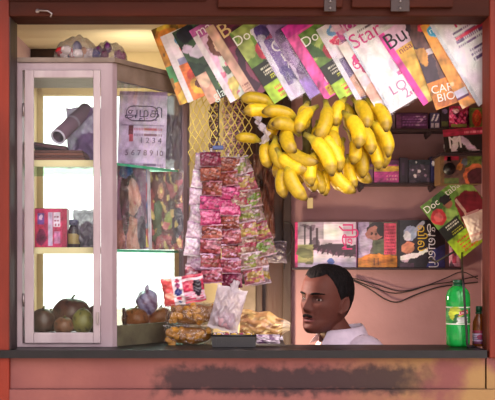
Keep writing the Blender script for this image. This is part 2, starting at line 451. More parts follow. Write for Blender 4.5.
def pillow(mb, w, h, t, layers, n=22, m=28, crimp=.07, wr=.12, seed=0, mi=0, sag=0, power=.5, texts=()):
    """a sealed bag standing in x-z, thickness along y, centre at origin"""
    r = np.random.RandomState(seed); ph = r.uniform(0, 6.28, 8)
    def thick(U, V):
        c = np.clip((V - crimp) / (1 - 2 * crimp), 0, 1)
        p = (np.clip(np.sin(np.pi * U), 0, 1) ** power) * (np.clip(np.sin(np.pi * c), 0, 1) ** power)
        wv = 1 + wr * (np.sin(U * 17 + V * 7 + ph[0]) * np.sin(V * 15 - U * 5 + ph[1]) + .7 * np.sin(U * 31 + ph[2]) * np.sin(V * 27 + ph[3]))
        low = 1 + sag * (.5 - V)
        return t / 2 * p * wv * low
    def edge(U, V):
        x = (U - .5) * w * (1 - .05 * np.sin(np.pi * V) + .012 * np.sin(V * 25 + ph[4])); z = (V - .5) * h + .012 * h * np.sin(U * 19 + ph[5]) * (np.abs(V - .5) * 2)
        return x, z
    def front(U, V):
        x, z = edge(U, V); return np.stack([x, -thick(U, V) - .0004, z], 1)
    def back(U, V):
        x, z = edge(U, V); return np.stack([x, thick(U, V) + .0004, z], 1)
    pf = paint(layers) if layers else None
    mb.grid(front, n, m, pf, mi); mb.grid(back, n, m, pf, mi)
    if texts:
        def surf(x, z):
            U = np.array([x / w + .5]); V = np.array([z / h + .5]); return float(-thick(U, V)[0]) - .0008
        add_text(mb, texts, w, h, surf, mi)
    return mb
# ------------------------------------------------------------------ the setting
YF = -.05                                    # front of the painted frame
zb = Z(24.5, .055)                               # underside of the beam
xl, xr = X(9, YF), X(482, .05)
ZTOP = ZC - .25                              # counter top
CEIL = 2.20
YB = 1.0                                     # back wall face

b = MB(); b.box((xl - .16, YF, 0), (xl, .05, 2.45), bev=.004); struct(b.build('trim_left', M['red_wood']))
b = MB(); b.box((xl + .0003, YF + .004, ZTOP), (xl + .0025, .0503, zb - .0005)); struct(b.build('jamb_shade_strip', M['dark_wood']))  # thin dark strip standing in for shade on the left post's inner face
b = MB(); b.box((xr, YF, ZTOP - .0245), (xr + .16, .05, 2.45), bev=.004); struct(b.build('trim_right', M['red_wood']))
b = MB(); b.box((xl + .0005, YF - .004, zb), (xr - .0005, .06, 2.45), bev=.004)
b.box((xl + .001, YF - .012, zb + .045), (X(206, YF), YF - .004, zb + .05))
struct(b.build('trim_top', M['beam_wood']))
b = MB(); b.box((X(218, YF), YF - .022, Z(9, YF)), (X(342, YF), YF - .0045, 2.44), bev=.003)
b.box((X(351, YF), YF - .022, Z(9, YF)), (X(452, YF), YF - .0045, 2.44), bev=.003)
struct(b.build('trim_batten', M['beam_wood']))

# plaster front, its footing ledge, counter
b = MB(); b.box((-1.6, -.03, Z(388.5, -.03)), (X(485, -.03), .05, ZTOP - .0245))
b.box((X(486.5, -.03), -.034, Z(388.5, -.03)), (1.6, .05, ZTOP - .0246))
struct(b.build('wall_front', M['plaster']))
b = MB(); b.box((-1.6, -.045, 0), (1.6, .06, Z(389.5, -.045)), bev=.004); struct(b.build('trim_ledge', M['plaster']))
b = MB(); b.box((-1.6, YF - .0, 0), (xl - .16, .05, 2.45)); struct(b.build('wall_front_left', M['pink_wall']))
b = MB(); b.box((xr + .16, YF, ZTOP), (1.6, .05, 2.45)); struct(b.build('wall_front_right', M['pink_wall']))

ct = thing('shop_counter', 'dark slate counter slab running along the whole shop opening', 'counter', (0, 0, ZTOP - .024))
b = MB(); b.prism([(xl - .3, -.062), (X(487, -.06), -.062), (X(487, -.06), YF - .0006), (X(487, -.06), .165), (.12, .165), (.12, .56), (-.847, .56), (-.847, .0506), (xl - .3, -.0506)], 0, .0235)
b.build('slab', M['counter'], ct)
for x in (-.7, -.3, .1):
    b = MB(); b.box((x - .02, .0505, -.12), (x + .02, .52 if x < .1 else .5, -.0005)); b.build('bracket', M['dark_wood'], ct)

# room shell: window 1 behind the cabinet, dark door beside it
wx0, wx1, wz0, wz1 = -.848, -.27, 1.06, 2.066
b = MB()
b.box((-.95, YB, 0), (wx0, YB + .1, 2.5)); b.box((wx0, YB, 0), (wx1, YB + .1, wz0)); b.box((wx0, YB, wz1), (wx1, YB + .1, 2.5))
dx0, dx1 = X(240, YB), X(291, YB)
b.box((wx1, YB, 0), (dx0, YB + .1, 2.5))
struct(b.build('wall_back_left', M['cream_wall']))
b = MB(); b.box((dx1, YB, 0), (1.1, YB + .1, 2.5)); struct(b.build('wall_back', M['pink_wall']))
b = MB(); b.box((dx0, YB + .02, 0), (dx1, YB + .08, 2.5)); 
struct(b.build('door_1', M['door_wood']))
b = MB(); b.box((X(256, YB - .03), YB - .03, 0), (X(262.5, YB - .03), YB + .019, 2.2), bev=.003); b.box((X(283, YB - .03), YB - .03, 0), (dx1, YB + .019, 2.2), bev=.003)
b.box((X(262.6, YB - .02), YB - .02, Z(262, YB)), (X(282.9, YB - .02), YB + .019, Z(246, YB)), bev=.003)
struct(b.build('trim_door', M['dark_wood']))
b = MB(); b.box((dx0 + .001, YB - .012, .9), (X(255.5, YB - .02), YB + .0195, Z(284, YB))); struct(b.build('trim_panel', M['cab_side']))
b = MB()
for x in (wx0 + .0, (wx0 + wx1) / 2 - .012, wx1 - .024)[::2]: b.box((x + .0005, YB + .03, wz0), (x + .0235, YB + .07, wz1)) if x > -.7 else b.box((x + .0005, YB + .06, wz0), (x + .0235, YB + .07, wz1))
b.box((wx0 + .024, YB + .03, wz1 - .03), (wx1 - .0245, YB + .07, wz1)); b.box((wx0 + .024, YB + .03, wz0), (wx1 - .0245, YB + .07, wz0 + .03))
wf = b.build('window_1', M['cream_wall']); struct(wf)
b = MB(); b.box((wx0 + .024, YB + .048, wz0 + .03), (wx1 - .0245, YB + .052, wz1 - .03)); o = b.build('pane', M['glass'], wf)
b = MB(); b.box((-.95, .05, 0), (-.85, YB, 2.5)); struct(b.build('wall_left', M['mauve_wall']))
b = MB(); b.box((.93, .05, 0), (1.08, YB, 2.5)); struct(b.build('wall_right', M['pink_wall']))
b = MB()
for i in range(7):
    y = .06 + i * .134; b.box((-.85, y, CEIL), (.93, y + .131, CEIL + .03))
b.box((-.95, .05, CEIL + .03), (1.08, YB, 2.5))
struct(b.build('ceiling', M['ceiling']))
b = MB(); b.box((-.849, .93, CEIL - .105), (X(88, .95), .999, CEIL - .0005), bev=.004); struct(b.build('trim_ceiling', M['dark_wood']))
b = MB(); b.box((-.85, .06, .0), (.93, YB, .02)); struct(b.build('floor', M['floor']))
b = MB(); b.box((-1.6, -.42, 2.46), (1.6, 1.3, 2.52)); struct(b.build('roof', M['dark_wood']))
b = MB(); b.add([(-30, -30, 0), (30, -30, 0), (30, 30, 0), (-30, 30, 0)], [(0, 1, 2, 3)]); struct(b.build('ground', M['ground']))

# beam ironmongery
def hasp(px, w, label):
    e = thing('door_hinge', label, 'hinge', P(px, 5, YF - .0225), group='shutter hinges on the beam')
    b = MB(); b.box((-w, -.004, -.02), (w, .0, .03), bev=.0015); b.build('plate', M['dark_wood'], e)
    b = MB()
    for dz in (-.01, .01): b.ellipsoid((0, -.005, dz), (.004, .003, .004), nu=10, nv=6)
    b.build('screw', M['steel'], e)
hasp(400, .028, 'dark metal hinge plate on the beam above the right magazines')
hasp(330, .018, 'small dark metal hinge plate on the beam above the bananas')
e = thing('hook', 'small rusty hook screwed into the beam at its left end', 'hook', P(45, 13, YF - .004))
b = MB(); b.tube([(-.022, 0, .006), (-.015, -.008, .006), (.01, -.01, .004), (.022, -.008, -.004), (.018, -.008, -.014)], .0028, 8); b.build('hook_wire', M['steel'], e)
b = MB(); b.ellipsoid((-.022, 0, .006), (.007, .004, .007), nu=12, nv=8); b.build('screw_plate', M['steel'], e)

# ------------------------------------------------------------------ display cabinet
A, Bp, Cp, Dp, Ep = (X(16.5, .06), .06), (X(112.5, .06), .06), (X(187, .37), .37), (X(187, .37), .53), (-.835, .53)
zc0, zc1 = ZTOP + .0005, Z(62.5, .06)
cab = thing('display_cabinet', 'white metal framed glass display cabinet with a slanting glass side', 'cabinet', ((A[0] + Dp[0]) / 2, .3, ZTOP))
inv = Vector(cab.location)
def cb_(bld, name, m, par=None):
    bld.v = [tuple(Vector(v) - inv) for v in bld.v]
    return bld.build(name, m, par or cab)
poly = [A, Bp, Cp, Dp, Ep]
b = MB()
w = .036
b.bar(A, (A[0] + w * .5, A[1]), .03, zc0, zc1); b.bar((Bp[0] - w, Bp[1]), Bp, .03, zc0, zc1)
b.bar((A[0] + w * .5, A[1]), (Bp[0] - w, Bp[1]), .03, Z(70, .06), zc1); b.bar((A[0] + w * .5, A[1]), (Bp[0] - w, Bp[1]), .03, zc0, Z(343.5, .06))
cb_(b, 'front_frame', M['cab'])
def lerp(a, c, t): return (a[0] + (c[0] - a[0]) * t, a[1] + (c[1] - a[1]) * t)
for t0_, t1_ in ((0, .055), (.95, 1)):
    b = MB(); b.bar(lerp(Bp, Cp, t0_), lerp(Bp, Cp, t1_), .02, zc0, zc1); cb_(b, 'corner_post', M['cab'])
b = MB(); b.bar((Cp[0] - .02, Cp[1] + .02), (Dp[0] - .02, Dp[1]), -.02, zc1 - .05, zc1); cb_(b, 'back_rail', M['cab'])
b = MB(); b.box((Dp[0] - .02, Dp[1] - .02, zc0), (Dp[0], Dp[1], zc1)); cb_(b, 'corner_post', M['cab']); b = MB(); b.box((Ep[0], Ep[1] - .02, zc0), (Ep[0] + .02, Ep[1], zc1))
cb_(b, 'corner_post', M['cab'])
b = MB(); b.bar(lerp(Bp, Cp, .056), lerp(Bp, Cp, .949), .02, zc1 - .052, zc1); cb_(b, 'side_rail', M['cab_side'])
b = MB(); b.bar(lerp(Bp, Cp, .056), lerp(Bp, Cp, .949), .02, zc0, zc0 + .064); cb_(b, 'plinth', M['plinth'])
b = MB(); b.bar(lerp(Bp, Cp, .056), lerp(Bp, Cp, .949), .004, zc0 + .0645, zc1 - .0525, inset=.006); cb_(b, 'side_pane', M['glass'])
ins = .012
b = MB(); b.prism([(A[0] - .004, A[1] - .008), (Bp[0] + .008, Bp[1] - .008), (Cp[0] + .008, Cp[1]), (Dp[0] + .008, Dp[1]), (Ep[0] - .004, Ep[1])], zc1 + .0004, zc1 + .014); cb_(b, 'top_panel', M['cab_side'])
b = MB(); b.prism([(A[0] + .02, A[1] + .031), (Bp[0] - .025, Bp[1] + .031), (Cp[0] - .04, Cp[1] + .02), (Dp[0] - .022, Dp[1]), (Ep[0] + .022, Ep[1])], zc0, zc0 + .032); cb_(b, 'base_panel', M['cab'])
SH = [Z(166, .1), Z(251, .1)]
SH = [1.674, 1.402]
for zz in SH:
    b = MB(); pp = [(A[0] + .021, A[1] + .034), (Bp[0] - .018, Bp[1] + .034), (Cp[0] - .034, Cp[1] + .008), (Dp[0] - .022, Dp[1]), (Ep[0] + .022, Ep[1])]
    b.prism(pp, zz - .007, zz); sh = cb_(b, 'shelf', M['shelfglass'])
    b = MB(); b.bar((pp[1][0] + .002, pp[1][1] - .001), (pp[2][0] + .001, pp[2][1] - .002), -.0025, zz - .0075, zz + .0005)
    b.v = [tuple(Vector(v) - inv) for v in b.v]; b.build('shelf_edge', M['glassedge'], sh)
    b = MB(); b.box((A[0] + .0215, A[1] + .0305, zz - .014), (Bp[0] - .0365, A[1] + .0335, zz + .006)); b.v = [tuple(Vector(v) - inv) for v in b.v]; b.build('front_lip', M['cream_wall'], sh)
# door in the front frame
dz0, dz1 = Z(343, .055), Z(70.5, .055); ddx0, ddx1 = X(25, .055), X(100.5, .055)
px0, px1, pz0, pz1 = X(34, .055), X(93.5, .055), Z(332.5, .055), Z(78, .055)
b = MB(); dy0, dy1 = .048, .0595
b.box((ddx0, dy0, dz0), (px0, dy1, dz1), bev=.002); b.box((px1, dy0, dz0), (ddx1, dy1, dz1), bev=.002)
b.box((px0 + .0002, dy0, dz0), (px1 - .0002, dy1, pz0), bev=.002); b.box((px0 + .0002, dy0, pz1), (px1 - .0002, dy1, dz1), bev=.002)
door = cb_(b, 'door', M['cab_door'])
b = MB(); b.box((px0 + .0003, .052, pz0 + .0003), (px1 - .0003, .055, pz1 - .0003)); b.v = [tuple(Vector(v) - inv) for v in b.v]; b.build('door_pane', M['glass'], door)
b = MB(); b.box((X(97, .05), .038, Z(324, .05)), (X(99.2, .05), .0478, Z(312, .05)), bev=.001); b.v = [tuple(Vector(v) - inv) for v in b.v]; b.build('latch', M['steel'], door)
for zz in (Z(110, .05), Z(300, .05)):
    b = MB(); b.tube([(ddx0 - .003, .046, zz - .02), (ddx0 - .003, .046, zz + .02)], .0035, 8); b.v = [tuple(Vector(v) - inv) for v in b.v]; b.build('hinge', M['steel'], door)

# ---- what stands in the cabinet
zb0 = zc0 + .0322
def fruit(px, py, y, r, col, label, squash=1.0, dark=None, rot=0, name='fruit'):
    k = 1 / s_at(y)
    rx, rz = r * k, r * k * squash
    dark = dark or [c * .6 for c in col]
    b = MB(); b.ellipsoid((0, 0, 0), (rx, rx * .95, rz), noise=.05, cfun=lambda d: dark if (d.z > .93 or math.sin(9 * d.x + 4 * d.z) * math.sin(7 * d.y) > .62) else col, nu=28, nv=18)
    e = thing(name, label, 'fruit', P(px, py, y), (0, R(rot), 0), group='fruit on the cabinet floor')
    b.build('flesh', M['fruit'], e)
    b = MB(); b.tube([(0, 0, rz * .93), (rx * .08, 0, rz * 1.06), (rx * .16, 0, rz * 1.14)], [.004, .003, .0035], 8); b.build('stem', M['stalk'], e)
    return e
def on(py_bottom_z, y, r, squash=1.0):   # row for a ball of pixel radius r resting at height z
    return HY - (py_bottom_z - ZC) * s_at(y) - r * squash
fruit(43, on(zb0, .15, 12, 1.1), .15, 12, (70, 40, 32), 'dark brown fruit at the hinge side of the cabinet floor', 1.1)
fruit(64, on(zb0, .13, 10, .9), .13, 10, (112, 68, 46), 'small light brown fruit in front on the cabinet floor', .9)
fruit(83, on(zb0, .14, 11.5, 1.15), .14, 11, (112, 104, 46), 'yellow green fruit among brown ones on the cabinet floor', 1.15)
fruit(72, on(zb0, .26, 19, .92), .26, 19, (90, 54, 42), 'largest brown fruit behind the yellow green one', .92)
fruit(96, on(zb0, .20, 13, 1.1), .20, 13, (84, 48, 38), 'brown fruit behind the right stile of the cabinet door', 1.1)
fruit(50, on(zb0, .27, 11, 1.0), .27, 11, (100, 60, 46), 'round brown fruit at the back behind the dark one', 1.0)
fruit(135, on(zb0, .30, 14, .85), .30, 14, (142, 84, 48), 'brown fruit behind the slanting glass, nearest the front', .85)
fruit(160, on(zb0, .39, 14, .85), .385, 13, (150, 94, 52), 'brown fruit behind the slanting glass, nearest the chips', .85)
# lilac wrapped ball on top of those two
e = thing('wrapped_bundle', 'bluish lilac plastic wrapped ball lying on the brown fruit', 'bundle', P(147, 302, .34))
b = MB(); b.ellipsoid((0, 0, 0), (.037, .034, .04), noise=.12, cfun=lambda d: (170, 160, 200) if math.sin(8 * d.x + 5 * d.z) > -.3 else (112, 92, 130), nu=24, nv=18); b.build('wrapping', M['foil'], e)
b = MB(); b.ellipsoid((0, 0, .043), (.008, .008, .014), noise=.2, col=(180, 170, 205)); b.build('knot', M['foil'], e)
e = thing('stick', 'short brown stick standing in the cabinet corner behind the slanting glass', 'stick', P(124, on(zb0, .16, 0), .16))
b = MB(); b.tube([(0, 0, 0), (.002, .004, .05), (-.002, .006, .085)], [.006, .0065, .005], 10); b.build('bark', M['door_wood'], e)
b = MB(); b.tube([(.003, .004, .05), (.012, .002, .062)], [.003, .002], 8); b.build('twig', M['door_wood'], e)

# middle shelf
z1s = SH[1] + .0005
def carton(name, label, x0, x1, y, d, z, h, layers, texts=(), side=(150, 60, 90), cat='box', group=None, rot=0, tiltx=0, m='print'):
    e = thing(name, label, cat, ((x0 + x1) / 2, y, z), (tiltx, 0, rot), group)
    w = x1 - x0
    b = MB(); b.box((-w / 2, 0.0006, 0), (w / 2, d, h), side, bev=min(.002, h * .05))
    def fn(U, V): return np.stack([(U - .5) * w * .985, 0 * U, V * h * .985 + h * .007], 1)
    b.grid(fn, max(14, int(w * 420)), max(14, int(h * 420)), paint(layers))
    tb = MB(); add_text(tb, texts, w, h, lambda x, z_: 0); b.add([(v[0], v[1], v[2] + h / 2) for v in tb.v], tb.f, tb.c) if tb.v else None
    b.build('carton', M[m], e)
    f = MB(); f.box((-w / 2 + .001, .002, h + .0003), (w / 2 - .001, d * .55, h + .0014), [c * .85 for c in side]); f.build('flap', M[m], e)
    return e
def cx(px, y): return X(px, y)
carton('soap_carton', 'red and pink printed carton on the middle cabinet shelf', cx(34.5, .17), cx(67, .17), .17, .05, z1s, 41 / s_at(.17),
       [('bg', (196, 40, 92)), ('r', .02, .05, .28, .9, (206, 44, 84)), ('r', .08, .62, .3, .9, (120, 70, 150)), ('e', .2, .3, .16, .2, (120, 24, 70)), ('r', .42, .08, .56, .92, (206, 176, 214)), ('r', .58, .55, .8, .92, (226, 206, 226)), ('r', .6, .15, .8, .45, (206, 120, 170)), ('t', .6, .58, .78, .88, 3, (150, 40, 90)), ('r', .84, 0, 1, 1, (170, 24, 70)), ('e', .2, .78, .06, .08, (230, 190, 220))])
e = thing('jar', 'dark small jar beside the red carton on the middle shelf', 'jar', (cx(73, .17), .19, z1s))
b = MB(); b.lathe([(.0, 0), (.017, .001), (.019, .006), (.019, .062), (.014, .072), (.013, .078)], cols=[(60, 40, 50)] * 2 + [(74, 54, 60)] * 2 + [(50, 36, 50)] * 2); b.build('body', M['foil'], e)
b = MB(); b.lathe([(0, .0785), (.0155, .0785), (.0155, .094), (.013, .096), (0, .096)], col=(96, 90, 120)); b.build('lid', M['foil'], e)
b = MB(); b.lathe([(.0194, .018), (.0197, .019), (.0197, .05), (.0194, .051)], col=(170, 140, 90)); b.build('label_band', M['print'], e)
e = thing('plastic_bag', 'greyish lilac crumpled bag beside the jar on the middle shelf', 'bag', (cx(86, .2), .2, z1s + .064))
b = MB(); pillow(b, .085, .128, .06, None, seed=3, wr=.3); b.build('bag', M['greyfilm'], e)
b = MB(); b.ellipsoid((0, 0, -.018), (.034, .018, .042), (150, 126, 142), noise=.15); b.build('contents', M['matte_print'], e)
# magazines standing behind the slanting glass
def stand(label, px0_, px1_, y, layers, texts, hpx, tilt=0, lean=-.03, wrap=False):
    s = s_at(y); w = (px1_ - px0_) / s; h = hpx / s
    return magazine(label, w, h, layers, texts, ((X(px0_, y) + X(px1_, y)) / 2, y, z1s + h / 2 + .002), (lean, tilt, 0), 'magazines on the middle cabinet shelf', bend=.002, nu=40, wrap=wrap)
stand('magazine with a dark haired woman in profile on its cover, in the cabinet', 117, 146, .245,
      [('bg', (122, 74, 110)), ('e', .42, .6, .33, .36, (40, 22, 30)), ('e', .56, .62, .22, .22, (196, 138, 124)), ('e', .74, .6, .08, .07, (196, 138, 124)), ('r', .0, 0, .3, .35, (160, 96, 90)), ('p', [(.3, .0), (.8, .0), (.7, .36), (.45, .4)], (186, 128, 112)), ('e', .3, .93, .25, .08, (40, 84, 150)), ('e', .85, .2, .15, .2, (60, 40, 60)), ('e', .62, .55, .06, .02, (170, 40, 60)), ('e', .3, .5, .12, .35, (46, 24, 30))], [], 84, wrap=True)
stand('slim white edged magazine with a colourful column, upright in the cabinet', 136, 151, .28,
      [('bg', (196, 182, 200)), ('r', .3, .02, .78, .97, (110, 110, 140)), ('n', 14, 4, .3, (196, 60, 90), (.3, .3, .78, .9)), ('n', 17, 9, .45, (60, 80, 160), (.3, .5, .78, .97)), ('r', .3, .02, .78, .25, (186, 80, 70)), ('n', 20, 3, .4, (214, 196, 90), (.3, .02, .78, .3))], [], 82, tilt=-.03)
stand('glossy magazine with a green dress and red patterns, in the cabinet', 149, 183, .345,
      [('bg', (104, 60, 66)), ('n', 11, 21, .25, (176, 84, 96)), ('n', 13, 25, .45, (60, 30, 40)), ('e', .35, .75, .1, .1, (190, 130, 110)), ('p', [(.1, .1), (.35, .2), (.4, .6), (.15, .62)], (70, 96, 70)), ('e', .62, .38, .14, .12, (150, 160, 84)), ('n', 16, 31, .4, (210, 110, 120), (0, 0, 1, .35)), ('e', .85, .35, .17, .2, (50, 34, 60)), ('n', 22, 32, .6, (220, 190, 120))], [], 78, wrap=True)

# top shelf
z2s = SH[0] + .0005
def rolled_paper(x0, z0, x1, z1, y0, y1, r, col, label, ring=True):
    e = thing('rolled_newspaper', label, 'newspaper', (x0, y0, z0))
    d = Vector((x1 - x0, y1 - y0, z1 - z0))
    b = MB(); b.tube([Vector((0, 0, 0)) + d * t for t in np.linspace(0, 1, 8)], [r * (1 + .03 * math.sin(i * 2)) for i in range(8)], 20, col, cap=False); b.build('outer_sheet', M['matte_print'], e)
    for rr in (.72, .45):
        b = MB(); b.tube([d * .01, d * .5, d * .99], r * rr, 16, [c * .85 for c in col], cap=False); b.build('inner_sheet', M['matte_print'], e)
    q = d.normalized(); s1 = q.cross(Vector((0, 0, 1))).normalized(); s2 = q.cross(s1)
    b = MB(); b.tube([d * .004 + (s1 * math.cos(a) + s2 * math.sin(a)) * r * .93 for a in np.linspace(0, 2 * math.pi, 33)], r * .14, 8, (206, 190, 214), cap=False); b.build('end_rim', M['matte_print'], e)
    b = MB(); b.tube([d * .47, d * .5, d * .53], r * 1.06, 20, (150, 130, 150), cap=False); b.build('band', M['matte_print'], e)
yT = .16
rolled_paper(X(58, yT), Z(137, yT), X(86, yT + .16), Z(110, yT + .16), yT, yT + .16, .024, (124, 90, 110), 'rolled newspaper on the top cabinet shelf with its open end forward')
e = thing('newspaper', 'folded brown newspaper lying on the top cabinet shelf', 'newspaper', (X(63, .2), .2, z2s), group='folded newspapers on the top shelf')
b = MB()
for i in range(5): b.box((-.088 + .002 * i, -.07, i * .0082 + .0003), (.085 - .003 * i, .09, i * .0082 + .0078), (128, 74, 62) if i % 2 else (96, 56, 50), bev=.0015)
b.build('sheets', M['matte_print'], e)
e = thing('newspaper', 'crooked dark brown newspaper on top of the folded one', 'newspaper', (X(48, .19), .2, z2s + .0435), (0, R(7), R(6)), group='folded newspapers on the top shelf')
b = MB()
for i in range(3): b.box((-.05, -.06, .0055 + i * .0046), (.06, .08, i * .0046 + .0099), (104, 62, 70) if i % 2 else (74, 44, 50), bev=.0015)
b.build('sheets', M['matte_print'], e)
e = thing('plastic_bag', 'purple crumpled bag slumped over the newspapers in the top of the cabinet', 'bag', (X(86, .24), .30, z2s + .1))
b = MB(); pillow(b, .15, .2, .09, None, seed=11, wr=.35, sag=.8); b.build('bag', M['lilacfilm'], e)
b = MB(); b.ellipsoid((0, .0, -.03), (.045, .024, .045), (120, 92, 140), noise=.15); b.build('contents', M['matte_print'], e)
# calendar sheet bag behind the slanting glass
cw, ch = 48 / s_at(.3), 76 / s_at(.3)
magazine('lilac tear off calendar sheet with a scribbled emblem, behind the slanting glass', cw, ch,
         [('bg', (212, 184, 224)), ('r', 0, .955, 1, 1, (170, 140, 190)), ('r', .06, .548, .94, .556, (130, 100, 150)), ('r', .22, .42, .31, .55, (96, 40, 60)), ('r', .23, .34, .31, .43, (190, 70, 96)), ('t', .33, .485, .92, .545, 1, (196, 74, 106)), ('t', .33, .41, .92, .465, 1, (120, 70, 110)),
          ('t', .1, .02, .95, .08, 1, (100, 70, 120))],
         [('1 2 3 4', .68, .35, .026, (70, 46, 90)), ('5 6 7 8 9 10', .55, .185, .026, (90, 40, 90)), ('அழகி', .52, .71, .042, (62, 50, 92)), ('~', .75, .63, .03, (62, 50, 92))],
         (X(142.5, .3), .3, z2s + ch / 2 + .002), (-.04, R(1.5), 0), None, bend=.006, name='calendar', nu=60, cat='calendar')
e = COL.objects[-1]
# emblem ring on the calendar
cal = [o for o in COL.objects if o.name == 'calendar'][0]
b = MB(); pts = [(.052 * math.cos(a) - .002, -.0085 - .0006, .052 + .028 * math.sin(a) + .004 * math.sin(3 * a)) for a in np.linspace(0, 2 * math.pi, 40)]
b.tube(pts, .0015, 6, (70, 56, 100)); b.build('emblem', M['print'], cal)
e = thing('sweet_packet', 'clear packet of coloured sweets right of the calendar in the cabinet', 'packet', (X(171.5, .365), .365, z2s + .128))
b = MB(); pillow(b, .08, .25, .045, None, seed=5, wr=.3); b.build('film', M['greyfilm'], e)
b = MB()
for i in range(18):
    c = random.choice([(86, 96, 170), (60, 60, 110), (90, 110, 70), (150, 60, 110), (110, 90, 140)])
    zz = -.085 + .15 * (i // 2) / 9; b.ellipsoid((-.011 + .022 * (i % 2), random.uniform(-.004, .004), zz), (.012, .009, .011), c, noise=.1, nu=10, nv=8)
b.build('sweet', M['foil'], e)

# ---- on top of the cabinet
zt = zc1 + .0146
def cello_bag(label, px0_, px1_, y, hgt, d, cols, seed):
    w = (px1_ - px0_) / s_at(y)
    e = thing('snack_bag', label, 'bag', ((X(px0_, y) + X(px1_, y)) / 2, y, zt), group='clear bags on the cabinet roof')
    r = random.Random(seed)
    for i in range(14):
        c = r.choice(cols); u = r.uniform(-.42, .42)
        b = MB(); hh = r.uniform(.018, .028)
        b.ellipsoid((u * w, r.uniform(-d * .3, d * .3), .006 + hh * .7 + (1 - abs(u) * 2) * hgt * .35 * r.random()), (w * .11, d * .16, hh * .7), c, noise=.1, nu=12, nv=8)
        b.build('packet', M['foil'], e)
    b = MB()
    def fn(U, V):
        a = V * math.pi; x = (U - .5) * w * 1.05
        env = np.clip(np.sin(np.pi * U), 0, 1) ** .4
        wr = 1 + .1 * np.sin(U * 21 + V * 8 + seed) * np.sin(V * 16 + U * 7)
        return np.stack([x, -np.cos(a) * d * .55 * env * wr, .001 + np.sin(a) * hgt * env * wr], 1)
    b.grid(fn, 34, 22); b.build('film', M['hazefilm'], e)
cello_bag('clear bag of red, blue and white packets on the cabinet roof', 55, 100, .13, .078, .13, [(216, 50, 60), (70, 70, 130), (240, 226, 226), (226, 160, 110), (236, 216, 216), (240, 226, 226)], 2)
cello_bag('clear bag of purple packets on the cabinet roof', 92, 127, .17, .07, .12, [(140, 46, 106), (110, 46, 110), (190, 130, 180), (110, 36, 76)], 5)
e = thing('newspaper', 'flat pale paper sheets lying at the roof edge above the slanting glass', 'newspaper', (X(142, .38), .40, zt))
b = MB()
for i in range(4): b.box((-.075 + .005 * i, -.05, i * .004), (.075 - .004 * i, .07, i * .004 + .0036), (200, 176, 160) if i % 2 else (226, 206, 190), bev=.001)
b.build('sheets', M['matte_print'], e)
# ------------------------------------------------------------------ magazines hung along the beam
WH, PK, BK = (238, 232, 238), (226, 70, 160), (34, 26, 34)
rod = thing('hanging_rod', 'thin steel rod behind the beam that the magazines hang from', 'rod', P(315, 14, .16))
b = MB(); b.tube([(X(150, .23) - rod.location.x, .055, .012), (X(488, .09) - rod.location.x, -.055, .012)], .004, 10); b.build('bar', M['steel'], rod)
b = MB(); 
for px_, dy in ((156, .053), (486, -.053)):
    b = MB(); x = X(px_, .16 + dy) - rod.location.x; b.tube([(x, dy, .014), (x, dy, CEIL - rod.location.z - .0005)], .003, 8); b.build('hanger', M['steel'], rod)

def doc(seed=0):   # the green food weekly that turns up three times
    return ([('bg', (104, 140, 62)), ('n', 9, 40 + seed, .3, (158, 176, 96)), ('n', 12, 44 + seed, .5, (60, 96, 46)), ('r', 0, .0, 1, .5, (34, 38, 30)), ('e', .45, .62, .24, .13, (198, 60, 84)), ('e', .36, .66, .07, .05, (226, 110, 120)), ('e', .55, .6, .08, .05, (214, 96, 110)),
             ('t', .12, .34, .62, .46, 3, (222, 226, 200)), ('t', .2, .28, .7, .33, 2, (206, 214, 60)), ('r', 0, 0, 1, .24, (166, 206, 60)), ('t', .15, .03, .95, .2, 3, (206, 60, 70))],
            [('Doc', .19, .87, .045, (240, 240, 236))])
MAGS = []
def U_(*a): MAGS.append(a)
# top left corner row/col, tilt, width m, height m, label, layers, texts, wrapped
U_(151, 30, 21, .19, .262, 'orange and green food magazine, leftmost of the hanging row', [('bg', (196, 132, 50)), ('n', 8, 3, .3, (220, 186, 70)), ('r', 0, .28, 1, .5, (70, 140, 80)), ('e', .14, .6, .14, .1, (220, 150, 40)), ('n', 12, 6, .5, (120, 90, 40)), ('e', .2, .85, .2, .1, (230, 150, 60))], [])
U_(160, 37, 23, .19, .232, 'white hanging magazine with hot air balloon shapes and orange lower half', [('bg', WH), ('e', .3, .86, .1, .07, (90, 150, 190)), ('e', .4, .7, .15, .12, (226, 100, 120)), ('r', 0, .0, 1, .52, (226, 120, 60)), ('r', 0, .0, .1, 1, (226, 220, 226)), ('n', 12, 8, .2, (206, 70, 50), (.12, .2, 1, .5)), ('e', .45, .16, .3, .14, (214, 170, 60)), ('e', .4, .18, .16, .08, (90, 50, 40)), ('r', .12, .52, .3, .62, (150, 150, 190)), ('r', .5, .5, 1, 1, (90, 120, 110))], [('max', .55, .05, .05, (240, 220, 220))], False)
U_(172, 33, 28, .19, .262, 'dark green hanging magazine with white flowers', [('bg', (36, 58, 46)), ('n', 8, 14, .25, (58, 84, 60)), ('e', .2, .9, .16, .1, (28, 30, 46)), ('e', .28, .66, .2, .07, (214, 200, 226)), ('e', .45, .72, .12, .08, (226, 214, 236)), ('e', .1, .74, .1, .05, (206, 190, 216)), ('r', 0, 0, .2, .38, (206, 160, 140)), ('e', .1, .3, .1, .1, (226, 196, 170)), ('t', .3, .22, .8, .32, 3, (220, 226, 220)), ('t', .3, .14, .8, .2, 2, (160, 200, 60)), ('r', .2, 0, 1, .1, (24, 26, 30))], [('glam', .3, .06, .04, (200, 220, 210))], False)
